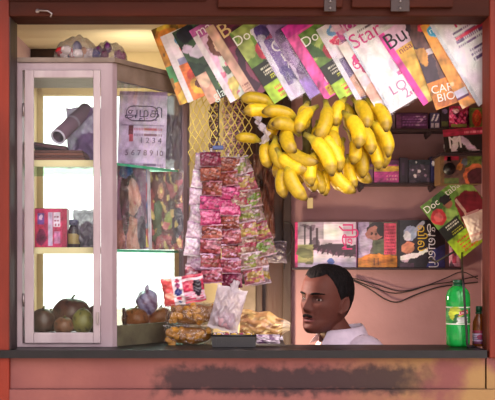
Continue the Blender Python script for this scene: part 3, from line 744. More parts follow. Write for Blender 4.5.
U_(189, 31, 30, .19, .268, 'hanging magazine with a fair woman in a pale flowered dress', [('bg', (226, 190, 216)), ('r', 0, .86, 1, 1, (190, 96, 170)), ('e', .3, .68, .16, .14, (110, 70, 60)), ('e', .33, .66, .1, .1, (236, 200, 180)), ('p', [(.1, .0), (.6, .0), (.5, .5), (.2, .55)], (206, 216, 206)), ('n', 15, 18, .3, (226, 130, 160), (.1, .0, .6, .5)), ('n', 15, 28, .5, (226, 206, 120), (.1, .0, .6, .4)), ('r', 0, 0, .1, .9, (236, 222, 236)), ('n', 9, 22, .6, (90, 110, 90), (.2, .3, .6, .6))], [('ma', .22, .93, .045, (240, 226, 240))], False)
U_(205, 29, 32, .20, .272, 'maroon hanging magazine with a tan spine and gold letter B', [('bg', (96, 36, 62)), ('n', 7, 31, .25, (134, 62, 92)), ('n', 9, 35, .55, (54, 22, 44)), ('r', 0, 0, .15, 1, (206, 170, 150)), ('t', .03, .05, .13, .22, 5, (140, 96, 90)), ('e', .52, .55, .1, .06, (190, 130, 150), -30)], [('B', .25, .86, .07, (222, 196, 140))], False)
d = doc(0); U_(229, 34, 33, .19, .268, 'green hanging weekly with red fruit picture, between the maroon and the purple one', d[0], d[1], False)
U_(250, 30, 30, .175, .262, 'slim purple and white wrapped magazine with letter G in the hanging row', [('bg', (122, 96, 160)), ('r', 0, 0, .1, 1, (220, 214, 232)), ('e', .25, .86, .18, .08, (206, 70, 130)), ('e', .15, .95, .1, .05, (90, 130, 190)), ('n', 12, 41, .35, (90, 70, 140)), ('n', 15, 45, .5, (196, 186, 214)), ('r', .1, .0, .5, .18, (206, 196, 216))], [('G', .28, .66, .055, WH), ('L', .3, .5, .04, WH), ('A', .32, .4, .035, WH)], True)
U_(266, 26, 31, .19, .272, 'silvery lilac wrapped magazine in the hanging row, left of the hot pink one', [('bg', (140, 112, 160)), ('n', 7, 51, .2, (196, 180, 210)), ('n', 9, 55, .4, (86, 56, 106)), ('e', .35, .6, .2, .18, (106, 70, 100)), ('e', .36, .62, .12, .12, (160, 120, 130)), ('r', 0, 0, 1, .25, (150, 120, 196)), ('e', .4, .2, .2, .1, (190, 130, 180))], [('og', .3, .78, .05, (220, 210, 230))], True)
U_(281, 29, 32, .19, .268, 'hot pink hanging magazine with strawberries along its edge', [('bg', (234, 92, 172)), ('r', 0, .86, 1, 1, (206, 50, 160)), ('r', .35, .9, 1, 1, (120, 60, 170)), ('e', .3, .56, .13, .08, (206, 40, 90), -30), ('e', .38, .34, .14, .09, (196, 40, 80), -30), ('e', .24, .7, .05, .05, (110, 50, 90)), ('r', .1, .02, .55, .14, (214, 190, 50)), ('t', .14, .04, .52, .13, 3, (190, 90, 40)), ('n', 10, 61, .6, (246, 150, 200))], [('love', .3, .2, .03, (250, 220, 236))], False)
d = doc(7); U_(298, 35, 33, .18, .250, 'green hanging weekly with red fruit picture, between the hot pink and the white heart one', d[0], d[1], False)
U_(316, 30, 30, .18, .262, 'white hanging magazine with a red heart and purple lower half', [('bg', WH), ('e', .3, .9, .16, .07, (110, 160, 206)), ('e', .3, .9, .08, .035, WH), ('p', [(.14, .74), (.3, .66), (.46, .74), (.5, .82), (.4, .84), (.3, .8), (.2, .84), (.1, .82)], (224, 70, 110)), ('r', 0, .0, 1, .55, (110, 84, 140)), ('n', 10, 71, .2, (60, 44, 84), (0, .2, 1, .55)), ('e', .25, .16, .22, .16, (226, 180, 150)), ('r', 0, 0, .08, 1, (230, 224, 236))], [('24', .3, .74, .03, WH)], True)
U_(331, 25, 31, .19, .25, 'magenta wrapped hanging magazine with pale title, mostly hidden left of the star one', [('bg', (196, 60, 150)), ('n', 9, 81, .35, (236, 160, 200)), ('n', 12, 83, .6, (130, 30, 110)), ('r', 0, .88, .12, 1, (240, 200, 226))], [('loca', .34, .88, .05, (246, 214, 236))], True)
U_(338, 46, 31, .17, .24, 'cream hanging magazine with bold pink letters down its left side', [('bg', (236, 222, 222)), ('e', .22, .78, .1, .05, (214, 60, 130)), ('r', .1, .68, .2, .78, (214, 60, 130)), ('e', .24, .56, .1, .07, (206, 50, 120)), ('e', .24, .58, .04, .03, (236, 222, 222)), ('n', 8, 91, .5, (222, 196, 206)), ('e', .2, .22, .22, .14, (230, 180, 160)), ('r', 0, 0, .6, .1, (214, 206, 214))], [('வி', .26, .68, .06, (206, 50, 130))], False)
U_(343, 34, 31, .21, .292, 'white glossy star magazine with magenta title in the hanging row', [('bg', (236, 230, 236)), ('n', 7, 101, .55, (214, 200, 216)), ('r', .0, .0, .04, 1, (200, 206, 226)), ('e', .72, .5, .2, .2, (206, 170, 186)), ('e', .74, .52, .12, .12, (150, 90, 110)), ('p', [(.5, .1), (1, .1), (1, .42), (.6, .4)], (190, 156, 186)), ('n', 14, 104, .6, (190, 60, 130), (.4, .05, 1, .35)), ('t', .2, .93, .6, .97, 1, (90, 70, 90)), ('t', .45, .08, .95, .16, 2, (120, 60, 120))], [('Star', .27, .86, .066, (214, 50, 140)), ('LO', .3, .2, .045, (180, 110, 160)), ('2', .36, .1, .045, (180, 110, 160))], True)
U_(378, 36, 33, .20, .262, 'magenta edged yellow hanging magazine with big dark title and a woman', [('bg', (222, 176, 70)), ('n', 8, 111, .3, (236, 206, 110)), ('r', 0, .74, 1, 1, (222, 190, 216)), ('r', 0, 0, .1, 1, (230, 70, 170)), ('p', [(.45, .2), (.75, .2), (.8, .85), (.6, .9), (.5, .6)], (84, 46, 40)), ('e', .5, .3, .1, .1, (170, 90, 50)), ('n', 12, 114, .5, (196, 110, 50), (.1, .0, 1, .3)), ('e', .85, .6, .18, .2, (56, 40, 56))], [('Bus', .27, .86, .07, (36, 26, 40)), ('nisa', .25, .7, .03, (150, 60, 70))], False)
U_(405, 24, 20, .165, .288, 'dark hanging magazine with an orange foot that has white block letters', [('bg', (58, 40, 54)), ('n', 8, 121, .2, (104, 70, 70)), ('e', .3, .9, .12, .06, (226, 60, 90)), ('e', .4, .7, .12, .1, (160, 96, 70)), ('r', .1, .6, .6, .66, (206, 190, 200)), ('n', 12, 125, .5, (196, 140, 60), (0, .3, .6, .7)), ('r', 0, 0, 1, .3, (226, 140, 50)), ('e', .3, .06, .25, .05, (200, 110, 40)), ('n', 14, 127, .6, (180, 90, 40), (0, 0, 1, .12))], [('CAR', .24, .2, .036, (246, 236, 226), -8), ('BIO', .26, .1, .036, (246, 236, 226), -8)], False)
U_(420, 26, 27, .16, .292, 'orange hanging magazine with a blue disc and black hair', [('bg', (232, 160, 70)), ('e', .26, .9, .2, .07, (60, 160, 206)), ('p', [(.62, .1), (.95, .1), (.95, .9), (.7, .86), (.58, .6), (.7, .4)], (30, 22, 30)), ('p', [(.2, .1), (.62, .1), (.5, .5), (.3, .6)], (226, 150, 90)), ('e', .5, .1, .3, .1, (206, 130, 110)), ('r', 0, .12, .24, .2, (206, 206, 226)), ('r', 0, .1, .24, .13, (90, 40, 90)), ('n', 13, 131, .55, (236, 200, 150), (0, 0, 1, .3))], [('new', .26, .9, .03, (210, 236, 246))], False)
U_(429, 24, 31, .215, .30, 'white hanging newsletter full of dark print, at the right end of the row', [('bg', (242, 238, 244)), ('t', .2, .62, .95, .82, 4, (110, 70, 130)), ('r', .22, .70, .85, .735, (220, 50, 90)), ('t', .3, .43, .95, .58, 3, (90, 60, 120)), ('r', .5, .42, .9, .46, (40, 30, 46)), ('r', .5, .14, .6, .36, (220, 50, 70)), ('r', .5, .31, 1, .36, (220, 50, 70)), ('r', .55, .06, .9, .11, (60, 50, 110)), ('r', 0, 0, .05, 1, (220, 222, 234))], [('iai', .42, .89, .07, (214, 50, 120))], True)
for i, a in enumerate(MAGS):
    px_, py_, tilt, w_, h_, label, lay, tx = a[:8]; wrap = a[8] if len(a) > 8 else False
    y = .225 - i * .0075
    tl = P(px_, py_, y); t = R(tilt)
    c = tl + Vector((math.cos(t) * w_ / 2 + math.sin(t) * -h_ / 2 * -1, 0, 0)) * 0
    # local (-w/2, h/2) rotated counter clockwise by tilt lands on tl
    rx = -w_ / 2 * math.cos(t) - h_ / 2 * math.sin(t); rz = -w_ / 2 * math.sin(t) + h_ / 2 * math.cos(t)
    magazine(label, w_, h_, lay, tx, (tl.x - rx, y, tl.z - rz), (0, -t, 0), 'magazines hanging along the beam', bend=.0022 + .0012 * (i % 3), wrap=wrap, t=.0035, nu=64)

# ------------------------------------------------------------------ bananas
def banana(bld, a, c, r, bow, side=(0, 0, -1)):
    a = Vector(a); c = Vector(c); d = c - a; L_ = d.length; sd = Vector(side); sd = (sd - d.normalized() * sd.dot(d.normalized())).normalized()
    n = 15; pts = []; rs = []; cs = []
    g = random.uniform(.80, 1.08); tipc = (86, 66, 34)
    for i in range(n):
        t = i / (n - 1); pts.append(a + d * t + sd * (bow * L_ * 4 * t * (1 - t)))
        if t < .14: k = .34 + .1 * t / .14
        elif t < .3: k = .44 + .5 * (t - .14) / .16
        elif t < .78: k = .94 + .06 * math.sin((t - .3) / .48 * math.pi)
        else: k = .94 - .72 * ((t - .78) / .22) ** 1.5
        rs.append(r * k)
        col = (236 * g, 200 * g, 36 * g)
        if t < .12: col = (128, 116, 44)
        elif t < .22: col = (190, 172, 48)
        if t > .93: col = tipc
        elif t > .84: col = (176, 146, 44)
        cs.append(tuple(min(255, v) for v in col))
    bld.tube(pts, rs, 9, cols=cs)
def bunch(label, crown, lst, name='banana_bunch'):
    cw_ = P(*crown); e = thing(name, label, 'bananas', cw_, group='banana bunches under the magazines')
    b = MB(); b.tube([(0, .01, .16), (.004, .008, .06), (0, 0, 0), (.006, .004, -.05), (.0, .0, -.1)], [.012, .014, .019, .018, .012], 10); b.build('stalk', M['stalk'], e)
    b = MB(); b.tube([(0, .01, .15), (0, .012, .2), (0, .012, max(.21, 2.12 - cw_.z))], .0022, 6); b.build('string', M['cord'], e)
    for (x0, y0, x1, y1, dp0, dp1, r, bow, sd) in lst:
        b = MB(); banana(b, P(x0, y0, dp0) - cw_, P(x1, y1, dp1) - cw_, 1.07 * r / s_at((dp0 + dp1) / 2), bow, sd); b.build('banana', M['fruit'], e)
    return e
DN, LF, RT, UP, FR = (0, 0, -1), (-1, 0, 0), (1, 0, 0), (0, 0, 1), (0, -1, 0)
A1 = [ # stem x,y  tip x,y  stem depth, tip depth, radius px, bow, bow side
 (276, 108, 240, 99, .20, .19, 6.5, .12, UP), (278, 116, 243, 112, .18, .15, 6.5, .1, UP), (300, 122, 262, 112, .15, .12, 6.5, .12, UP), (262, 142, 235, 138, .2, .2, 5, .08, UP),
 (296, 124, 268, 128, .14, .11, 6, .14, UP), (300, 136, 272, 124, .12, .08, 6.5, .16, UP),
 (292, 128, 296, 152, .13, .06, 7, .2, LF), (318, 106, 299, 133, .14, .08, 6.5, .14, LF), (325, 100, 316, 139, .13, .07, 7, .12, RT), (308, 102, 306, 130, .16, .12, 6.5, .1, LF),
 (284, 142, 318, 162, .1, .05, 6.5, .14, DN), (276, 148, 309, 170, .1, .06, 6.5, .14, DN), (276, 136, 288, 170, .13, .1, 6.5, .16, LF), (268, 138, 270, 168, .16, .14, 6, .12, LF),
 (288, 162, 285, 198, .12, .09, 6.5, .12, LF), (288, 160, 307, 200, .08, .05, 7, .12, LF), (296, 164, 314, 192, .1, .08, 6.5, .12, RT), (306, 166, 322, 194, .12, .1, 6.5, .12, RT),
 (304, 134, 332, 176, .08, .03, 7.5, .14, RT), (314, 132, 340, 172, .1, .07, 7, .14, RT), (326, 128, 334, 154, .12, .08, 6.5, .14, RT), (318, 150, 312, 186, .09, .06, 6.5, .12, LF),
 (332, 160, 356, 192, .1, .08, 6.5, .16, DN), (330, 166, 326, 196, .13, .11, 6, .12, LF), (334, 164, 344, 190, .14, .13, 6.5, .12, DN), (292, 150, 276, 178, .2, .18, 6, .1, LF),
 (330, 110, 326, 142, .18, .16, 6.5, .1, RT), (296, 120, 284, 146, .2, .16, 6, .1, LF), (312, 150, 330, 180, .2, .18, 7, .1, DN), (300, 150, 300, 184, .2, .17, 7, .1, DN), (318, 120, 318, 150, .2, .16, 7, .1, DN), (282, 116, 270, 140, .22, .2, 6, .1, LF)]
bunch('large bunch of ripe yellow bananas, left one of the two hanging', (306, 124, .2), A1)
B1 = [(362, 98, 386, 132, .17, .11, 7, .18, RT), (352, 98, 366, 128, .17, .1, 7, .14, RT), (364, 120, 388, 157, .15, .1, 6.5, .2, RT), (354, 122, 371, 154, .13, .08, 6.5, .14, RT), (342, 112, 358, 148, .13, .06, 7.5, .16, RT),
 (340, 122, 333, 154, .14, .09, 6, .14, LF), (352, 134, 352, 164, .13, .1, 6.5, .12, RT), (362, 138, 378, 170, .16, .13, 6.5, .16, RT), (350, 142, 362, 178, .17, .15, 6.5, .14, RT), (344, 138, 340, 172, .17, .14, 6.5, .12, LF),
 (346, 98, 336, 126, .16, .12, 6.5, .12, LF), (370, 128, 384, 168, .22, .2, 6.5, .14, RT), (358, 104, 378, 140, .24, .22, 6.5, .14, RT), (352, 150, 372, 182, .22, .2, 6.5, .14, DN), (340, 100, 350, 132, .22, .19, 6.5, .1, RT), (356, 118, 352, 146, .22, .2, 6.5, .1, RT), (344, 126, 366, 166, .22, .19, 6.5, .1, RT), (348, 154, 356, 188, .18, .16, 6, .1, DN)]
bunch('smaller banana bunch with dark tips, right one of the two hanging', (356, 122, .215), B1)
e = thing('plastic_scrap', 'white crumpled plastic strip tied at the left of the large banana bunch', 'plastic strip', P(262, 130, .09))
b = MB()
def fs_(U, V):
    x = (U - .5) * .022 + .014 * np.sin(V * 5) + .004 * np.sin(V * 23 + U * 5); z = (V - .5) * .085
    return np.stack([x, .006 * np.sin(U * 9 + V * 14), z], 1)
b.grid(fs_, 12, 30, None); b.build('strip', M['whitefilm'], e)
b = MB(); b.ellipsoid((.0, 0, .008), (.012, .009, .011), (220, 214, 226), noise=.25); b.build('knot', M['whitefilm'], e)

# ------------------------------------------------------------------ yellow net and sachet strips
yN = .30; nx0, nx1, nz0, nz1 = X(188.5, yN), X(252, yN), Z(165, yN), Z(86, yN)
e = thing('net_bag', 'yellow knotted net bag hanging between the cabinet and the bananas', 'net bag', ((nx0 + nx1) / 2, yN, nz0))
b = MB(); W_, H_ = nx1 - nx0, nz1 - nz0
nd = 9; rows = 13
def npt(i, j):
    u = i / (nd * 2); v = j / rows
    pinch = .72 + .28 * math.sin(min(1, (1 - v) * 1.5 + .15) * math.pi / 2)
    return Vector(((u - .5) * W_ * pinch + .003 * math.sin(i * 3.1 + j * 1.7), -.022 * math.sin(math.pi * u) + .004 * math.sin(j * 2.3 + i), v * H_ + .003 * math.sin(i * 2.2 + j)))
for i in range(0, nd * 2 + 1):
    for sgn in (1, -1):
        pts = []
        x = i; dr = sgn
        for j in range(rows + 1):
            if (i % 2): break
            pts.append(npt(x, j)); x += dr
            if x < 0: x = 1; dr = 1
            if x > nd * 2: x = nd * 2 - 1; dr = -1
        if pts: b.tube(pts, .0017, 5)
b.build('netting', M['net'], e)
b = MB(); b.tube([(npt(0, 13)), npt(6, 13), npt(12, 13), npt(18, 13)], .0026, 6); b.build('draw_cord', M['cord'], e)
b = MB(); b.tube([npt(9, 13), npt(9, 13) + Vector((.0, .0, .06)), npt(9, 13) + Vector((0, 0, 2.115 - nz1))], .002, 6); b.build('string', M['cord'], e)
# dark beads / dried sachets strung inside it
for k, (px_, col) in enumerate(((214, (96, 70, 66)), (228, (160, 130, 124)), (238, (120, 82, 96)))):
    g = thing('sachet_strip', ['dark brown strip of seed sachets behind the net', 'pale strip of seed sachets behind the net', 'mauve strip of seed sachets behind the net beside the bananas'][k], 'sachets', P(px_, 92, .345), group='sachet strips behind the net')
    for q in range(7):
        b = MB(); pillow(b, .034, .03, .012, [('bg', col), ('n', 9, 5 + q + 7 * k, .3, [min(255, c * 1.5) for c in col]), ('n', 12, 9 + q, .6, (200, 180, 150))], n=12, m=12, seed=q)
        o = b.build('sachet', M['foil'], g, loc=(.003 * math.sin(q * 2 + k), 0, -.016 - .0305 * q))
    b = MB(); b.tube([(0, 0, 0), (0, 0, 2.115 - g.location.z)], .0015, 6); b.build('string', M['cord'], g)

clip_y = .235; cp = P(218, 148, clip_y)
cl = thing('bulldog_clip', 'small blue clip holding the fan of sachet strips', 'clip', cp)
b = MB(); b.box((-.018, -.006, -.006), (.018, .012, .008), bev=.003); b.build('jaw', M['blue_clip'], cl)
b = MB(); b.tube([(-.008, .003, .008), (-.006, .003, .02), (.006, .003, .02), (.008, .003, .008)], .0018, 6); b.build('handle', M['blue_clip'], cl)
b = MB(); b.tube([(0, .003, .02), (.002, .003, .08), (0, .003, 2.115 - cp.z)], .0022, 6); b.build('string', M['cable'], cl)

def strip(label, x0, y0, x1, y1, y, cols, n, wpx, seed, mk=None, film='foil', dy=0):
    a = P(x0, y0, y); c = P(x1, y1, y); d = c - a; L_ = d.length; ang = math.atan2(-d.x, -d.z)
    g = thing('sachet_strip', label, 'sachets', a, (0, ang, 0), group='sachet strips in the fan')
    hh = L_ / n; w_ = wpx / s_at(y)
    for q in range(n):
        c1, c2, c3 = cols[q % len(cols)]
        c1, c2, c3 = [tuple(v * .9 for v in c) for c in (c1, c2, c3)]
        lay = [('bg', c1), ('n', 7, seed + q, .15, c2), ('r', 0, .9, 1, 1, c3), ('r', 0, 0, 1, .1, c3), ('n', 12, seed + q + 50, .55, c3), ('r', .2, .4, .8, .55, c2)]
        b = MB(); pillow(b, w_, hh * 1.04, .018, lay, n=22, m=20, seed=seed + q, wr=.35)
        b.build('sachet', M[film], g, loc=(.003 * math.sin(q * 2.1 + seed), dy * q + .003 * math.sin(q * 3 + seed), -hh * (q + .5)), rot=(.16 * math.sin(q * 2.7 + seed), .07 * math.sin(q * 1.7 + seed), .35 * math.sin(q * 1.9 + seed * .7)))
    b = MB(); b.tube([(0, .0, 0), Vector((0, 0, .0)) + Vector((0, .0, .012))], .004, 8); b.build('tag', M['whitefilm'], g)
MR, BR, PN, LV, WT = (104, 28, 56), (116, 54, 46), (172, 52, 104), (170, 120, 170), (210, 186, 206)
mid = [(MR, (130, 40, 72), (96, 24, 50)), (BR, (156, 80, 60), (96, 40, 46)), (BR, (140, 64, 50), (176, 110, 126)), (PN, (206, 80, 140), (120, 30, 80)), (PN, (220, 110, 160), (170, 40, 100)), (BR, (170, 90, 80), (214, 170, 196)), ((146, 60, 66), (200, 130, 150), (110, 40, 60)), (BR, (160, 70, 84), (206, 160, 196)), ((120, 40, 56), (170, 80, 100), (190, 140, 170))]
strip('left of two reddish sachet strips in the front of the fan', 211, 152, 211, 283, .20, mid, 9, 22, 10)
strip('right of two reddish sachet strips in the front of the fan', 228, 157, 232, 288, .212, mid[1:] + mid[:1], 9, 22, 40)
wcol = [((222, 196, 216), (226, 206, 222), (190, 156, 184)), ((232, 214, 230), (214, 186, 212), (240, 230, 240))]
strip('milky white sachet strip at the left of the fan', 204, 154, 194, 256, .225, wcol, 6, 20, 70)
strip('pale lilac sachet strip behind the white one in the fan', 207, 156, 199, 270, .24, [((206, 170, 200), (226, 200, 222), (190, 140, 180)), ((196, 120, 150), (220, 170, 196), (230, 206, 220)), ((214, 190, 214), (186, 130, 170), (236, 216, 232))], 7, 22, 90)
strip('maroon footed sachet strip at the far left of the fan', 201, 200, 194, 288, .25, [(WT, (222, 200, 220), (210, 180, 206)), (WT, (222, 190, 216), (206, 170, 200)), (WT, (230, 206, 226), (200, 160, 190)), ((150, 60, 80), (190, 100, 110), (226, 190, 206))], 4, 22, 110)
rc = [((140, 112, 110), (120, 134, 66), (196, 176, 186)), ((150, 96, 96), (170, 150, 76), (150, 56, 84)), ((130, 100, 92), (106, 130, 50), (190, 150, 164))]
strip('green and pink sachet strip at the far right of the fan', 239, 158, 266, 256, .235, rc, 6, 22, 130)
strip('mixed colour sachet strip right of the reddish ones in the fan', 235, 160, 254, 284, .225, [((150, 116, 112), (130, 134, 66), (206, 180, 192)), ((160, 84, 94), (176, 146, 84), (196, 160, 176)), ((140, 100, 90), (150, 46, 70), (190, 170, 156))], 8, 22, 150)
strip('long clear sachet strip with orange bits behind the right of the fan', 241, 186, 263, 284, .25, [((160, 120, 112), (170, 90, 40), (206, 180, 196)), ((140, 116, 126), (150, 124, 56), (196, 176, 190))], 6, 20, 170)
# ------------------------------------------------------------------ goods on the counter
zk = ZTOP
def bag(name, label, px0, px1, py0, py1, y, th, layers, cat='bag', group=None, mtl='foil', rot=(0, 0, 0), seed=0, wr=.2, texts=(), crimp=.07, film=None, filmcol=None, power=.5):
    s = s_at(y); w = (px1 - px0) / s; h = (py1 - py0) / s
    e = thing(name, label, cat, P((px0 + px1) / 2, (py0 + py1) / 2, y), rot, group)
    b = MB(); pillow(b, w, h, th, layers, seed=seed, wr=wr, texts=texts, crimp=crimp, n=34, m=34, power=power); b.build('bag', M[mtl], e)
    return e, w, h
def chips(label, px0, px1, py0, py1, y, th, seed, c0=(186, 130, 40), c1=(140, 90, 28), n=26, twist=0):
    s = s_at(y); w = (px1 - px0) / s; h = (py1 - py0) / s
    e = thing('chips_bag', label, 'snack bag', P((px0 + px1) / 2, (py0 + py1) / 2, y), (0, twist, 0), group='yellow chip bags on the counter')
    r = random.Random(seed)
    for i in range(n):
        u = r.uniform(-.4, .4); v = r.uniform(-.34, .34); k = math.sqrt(max(.05, (1 - (2 * u) ** 2) * (1 - (2 * v) ** 2)))
        b = MB(); rr = r.uniform(.010, .015); col = c0 if r.random() < .65 else c1
        rot = Euler((r.uniform(-.7, .7), r.uniform(-3, 3), r.uniform(-.7, .7))).to_matrix() @ Matrix.Rotation(R(90), 3, 'X')
        b.ellipsoid((u * w, (-.36 + .2 * r.random()) * th * k, v * h), (rr, rr * .85, .0028), col, rot=rot, nu=14, nv=6)
        b.build('chip', M['fruit'], e)
    b = MB(); b.ellipsoid((0, .08 * th, 0), (w * .44, th * .3, h * .42), c1, noise=.05); b.build('chip_heap', M['fruit'], e)['kind'] = 'stuff'
    b = MB(); pillow(b, w, h, th, None, seed=seed, wr=.14, crimp=.05, n=30, m=24, power=.4); b.build('film', M['bagfilm'], e)
yb = .16
chips('yellow chip bag lying lowest on the counter in front of the cabinet', 163, 214, 325.5, 346, yb, .09, 1)
chips('yellow chip bag lying on top of the lowest one', 164, 222, 303, 326, yb + .01, .085, 2, twist=R(-2))
e, w_, h_ = bag('snack_packet', 'red and white snack packet with a column of coloured dots, leaning on the chip bags', 162, 205, 276, 304, .17, .045,
    [('bg', (176, 46, 76)), ('n', 8, 3, .4, (206, 96, 110)), ('r', 0, 0, .26, 1, (206, 84, 84)), ('n', 9, 7, .4, (236, 170, 150), (0, 0, .26, 1)), ('r', .26, 0, .5, 1, (238, 226, 232)), ('e', .38, .86, .055, .07, (196, 60, 100)), ('e', .38, .68, .06, .085, (150, 60, 110)), ('e', .38, .46, .09, .13, (50, 56, 130)), ('e', .38, .24, .055, .07, (190, 60, 90)), ('e', .38, .1, .04, .055, (60, 90, 150)), ('r', .5, .08, 1, .4, (206, 170, 186)), ('t', .54, .12, .95, .36, 3, (190, 60, 100)), ('e', .85, .55, .1, .35, (40, 24, 44)), ('r', .5, .8, 1, .9, (226, 200, 206))], rot=(0, R(-9), 0), seed=4, wr=.25)
e, w_, h_ = bag('plastic_bag', 'white crumpled plastic bag slumped against the chip bags under the sachets', 212, 243, 287, 331, .135, .06, None, mtl='whitefilm', seed=9, wr=.5, rot=(0, R(14), 0))
b = MB(); b.ellipsoid((.0, 0, -.035), (.03, .018, .028), (190, 150, 160), noise=.2); b.build('contents', M['foil'], e)
b = MB(); b.ellipsoid((.004, 0, .074), (.012, .01, .02), (226, 214, 228), noise=.35); b.build('knot', M['whitefilm'], e)
# black tray of wrapped sweets
yt = .10; s = s_at(yt)
e = thing('tray', 'black plastic tray of wrapped sweets on the counter', 'tray', (X(234, yt), yt, zk))
w2 = 43 / s / 2; d2 = .05; hh = .036
b = MB(); b.box((-w2 + .0001, -d2 + .0001, 0.0005), (w2 - .0001, d2 - .0001, .026)); b.box((-w2, -d2, .004), (w2, -d2 + .004, hh)); b.box((-w2, d2 - .004, .004), (w2, d2, hh)); b.box((-w2, -d2 + .004, .004), (-w2 + .004, d2 - .004, hh)); b.box((w2 - .004, -d2 + .004, .004), (w2, d2 - .004, hh))
b.build('tray_body', M['black'], e)
b = MB(); b.tube([(-w2 - .001, -d2 - .001, hh), (w2 + .001, -d2 - .001, hh), (w2 + .001, d2 + .001, hh), (-w2 - .001, d2 + .001, hh), (-w2 - .001, -d2 - .001, hh)], .003, 8); b.build('rim', M['black'], e)
b = MB()
for x in np.linspace(-w2 + .012, w2 - .012, 8): b.box((x - .001, -d2 - .0025, .006), (x + .001, -d2 - .0002, hh - .004))
b.build('rib', M['black'], e)
SWC = [(214, 176, 70), (200, 150, 50), (190, 170, 190), (150, 60, 90), (226, 214, 226), (90, 60, 90)]
SWN = ['gold', 'ochre', 'silver', 'maroon', 'white', 'plum']
for i in range(15):
    cx_ = X(234, yt) + (-w2 + .022 + (i % 5) * (2 * w2 - .044) / 4); cy = yt - .03 + (i // 5) * .03; c = SWC[(i * 3 + i // 5) % 6]
    k = thing('wrapped_sweet', SWN[(i * 3 + i // 5) % 6] + ' wrapped sweet in the black tray, ' + ['front', 'middle', 'back'][i // 5] + ' row, ' + ['left end', 'second from the left', 'centre', 'second from the right', 'right end'][i % 5], 'sweet', (cx_, cy, zk + .0262), (0, 0, .5 * math.sin(i * 2)), group='wrapped sweets in the black tray')
    b = MB(); b.ellipsoid((0, 0, .008), (.011, .0085, .0085), c, noise=.08, nu=14, nv=10); b.build('sweet_body', M['foil'], k)
    b = MB()
    for sg in (-1, 1):
        b = MB(); b.tube([(sg * .0095, 0, .008), (sg * .013, 0, .008), (sg * .019, 0, .010)], [.003, .0022, .0065], 8, c, flat=.5); b.build('twist', M['foil'], k)
for i in range(15): pass
# tan pouch
e = thing('snack_pouch', 'tan clear pouch of fried snacks with a pointed corner, right end of the counter goods', 'snack bag', P(265, 327, .13), (0, R(6), R(-8)))
b = MB()
s = s_at(.13)
def pf(sgn):
    def f(U, V):
        w = 50 / s; h = 30 / s
        a = np.clip(np.sin(np.pi * np.clip(V, 0, 1)), 0, 1) ** .6 * np.clip(np.sin(np.pi * np.clip(U * .92 + .04, 0, 1)), 0, 1) ** .7
        tap = 1 - .75 * np.clip((U - .55) / .45, 0, 1) ** 1.2
        wr = 1 + .12 * np.sin(U * 22 + V * 9) * np.sin(V * 17 - U * 4)
        return np.stack([(U - .5) * w, sgn * (.035 * a * wr * tap + .0004), (V - .5) * h * tap + .008 * np.clip((U - .5) / .5, 0, 1) + .003 * np.sin(U * 15)], 1)
    return f
lay = paint([('bg', (176, 132, 84)), ('n', 9, 3, .2, (206, 164, 104)), ('n', 15, 5, .45, (140, 96, 60)), ('n', 22, 8, .6, (226, 196, 140)), ('r', .86, 0, 1, 1, (214, 186, 150))])
b.grid(pf(-1), 40, 26, lay); b.grid(pf(1), 40, 26, lay); b.build('bag', M['foil'], e)
e = thing('knotted_bag', 'white end of a small bag tucked under the tan pouch', 'bag', P(268, 339, .075))
b = MB(); pillow(b, .075, .028, .025, [('bg', (196, 176, 190)), ('n', 9, 3, .3, (120, 90, 120)), ('n', 12, 6, .5, (226, 210, 222))], seed=4, wr=.3); b.build('bag', M['foil'], e)
b = MB(); b.tube([(.037, 0, 0), (.046, 0, .003)], [.004, .008], 8, (226, 214, 226)); b.build('tail', M['foil'], e)

# bottles
def bottle(name, label, px, pyb, y, r, h, prof, mat_, cap, lab, liq=None):
    e = thing(name, label, 'bottle', (X(px, y), y, zk + .0004))
    b = MB(); b.lathe([(p[0] * r, p[1] * h) for p in prof], sides=36); b.build('bottle_body', M[mat_], e)
    b = MB(); c0, c1, rc_ = cap
    n = 28; b.lathe([(0, c0 * h), (rc_ * r, c0 * h), (rc_ * r, c1 * h - .001), (rc_ * r * .9, c1 * h), (0, c1 * h)], sides=n); b.build('cap', M['capgreen'], e)
    b = MB(); b.lathe([(rc_ * r * 1.12, c0 * h - .006), (rc_ * r * 1.14, c0 * h - .004), (rc_ * r * 1.1, c0 * h - .001)], sides=n); b.build('neck_ring', M['capgreen'], e)
    l0, l1, lr, lay, tx = lab
    def fn(U, V):
        a = -math.pi / 2 + (U - .5) * 2 * math.pi
        return np.stack([lr * r * np.cos(a), lr * r * np.sin(a), (l0 + V * (l1 - l0)) * h], 1)
    b = MB(); b.grid(fn, 90, 40, paint(lay))
    for (s_, u, v, size, col, rot) in tx:
        vs, fs = text_mesh(s_); out = []
        for (x, z) in vs:
            xx = (x * math.cos(rot) - z * math.sin(rot)) * size; zz = (x * math.sin(rot) + z * math.cos(rot)) * size
            a = -math.pi / 2 + (u - .5) * 2 * math.pi + xx / (lr * r)
            out.append(((lr * r + .0006) * math.cos(a), (lr * r + .0006) * math.sin(a), (l0 + v * (l1 - l0)) * h + zz))
        b.add(out, fs, col)
    b.build('label', M['print'], e)
    return e
PB = [(0, 0), (.55, 0), (.8, .008), (.93, .03), (.97, .06), (.97, .16), (.99, .30), (.96, .315), (.96, .335), (.96, .60), (.99, .615), (1, .66), (1, .72), (.96, .78), (.82, .845), (.6, .885), (.42, .91), (.36, .925), (.36, .935), (0, .935)]
y = .075
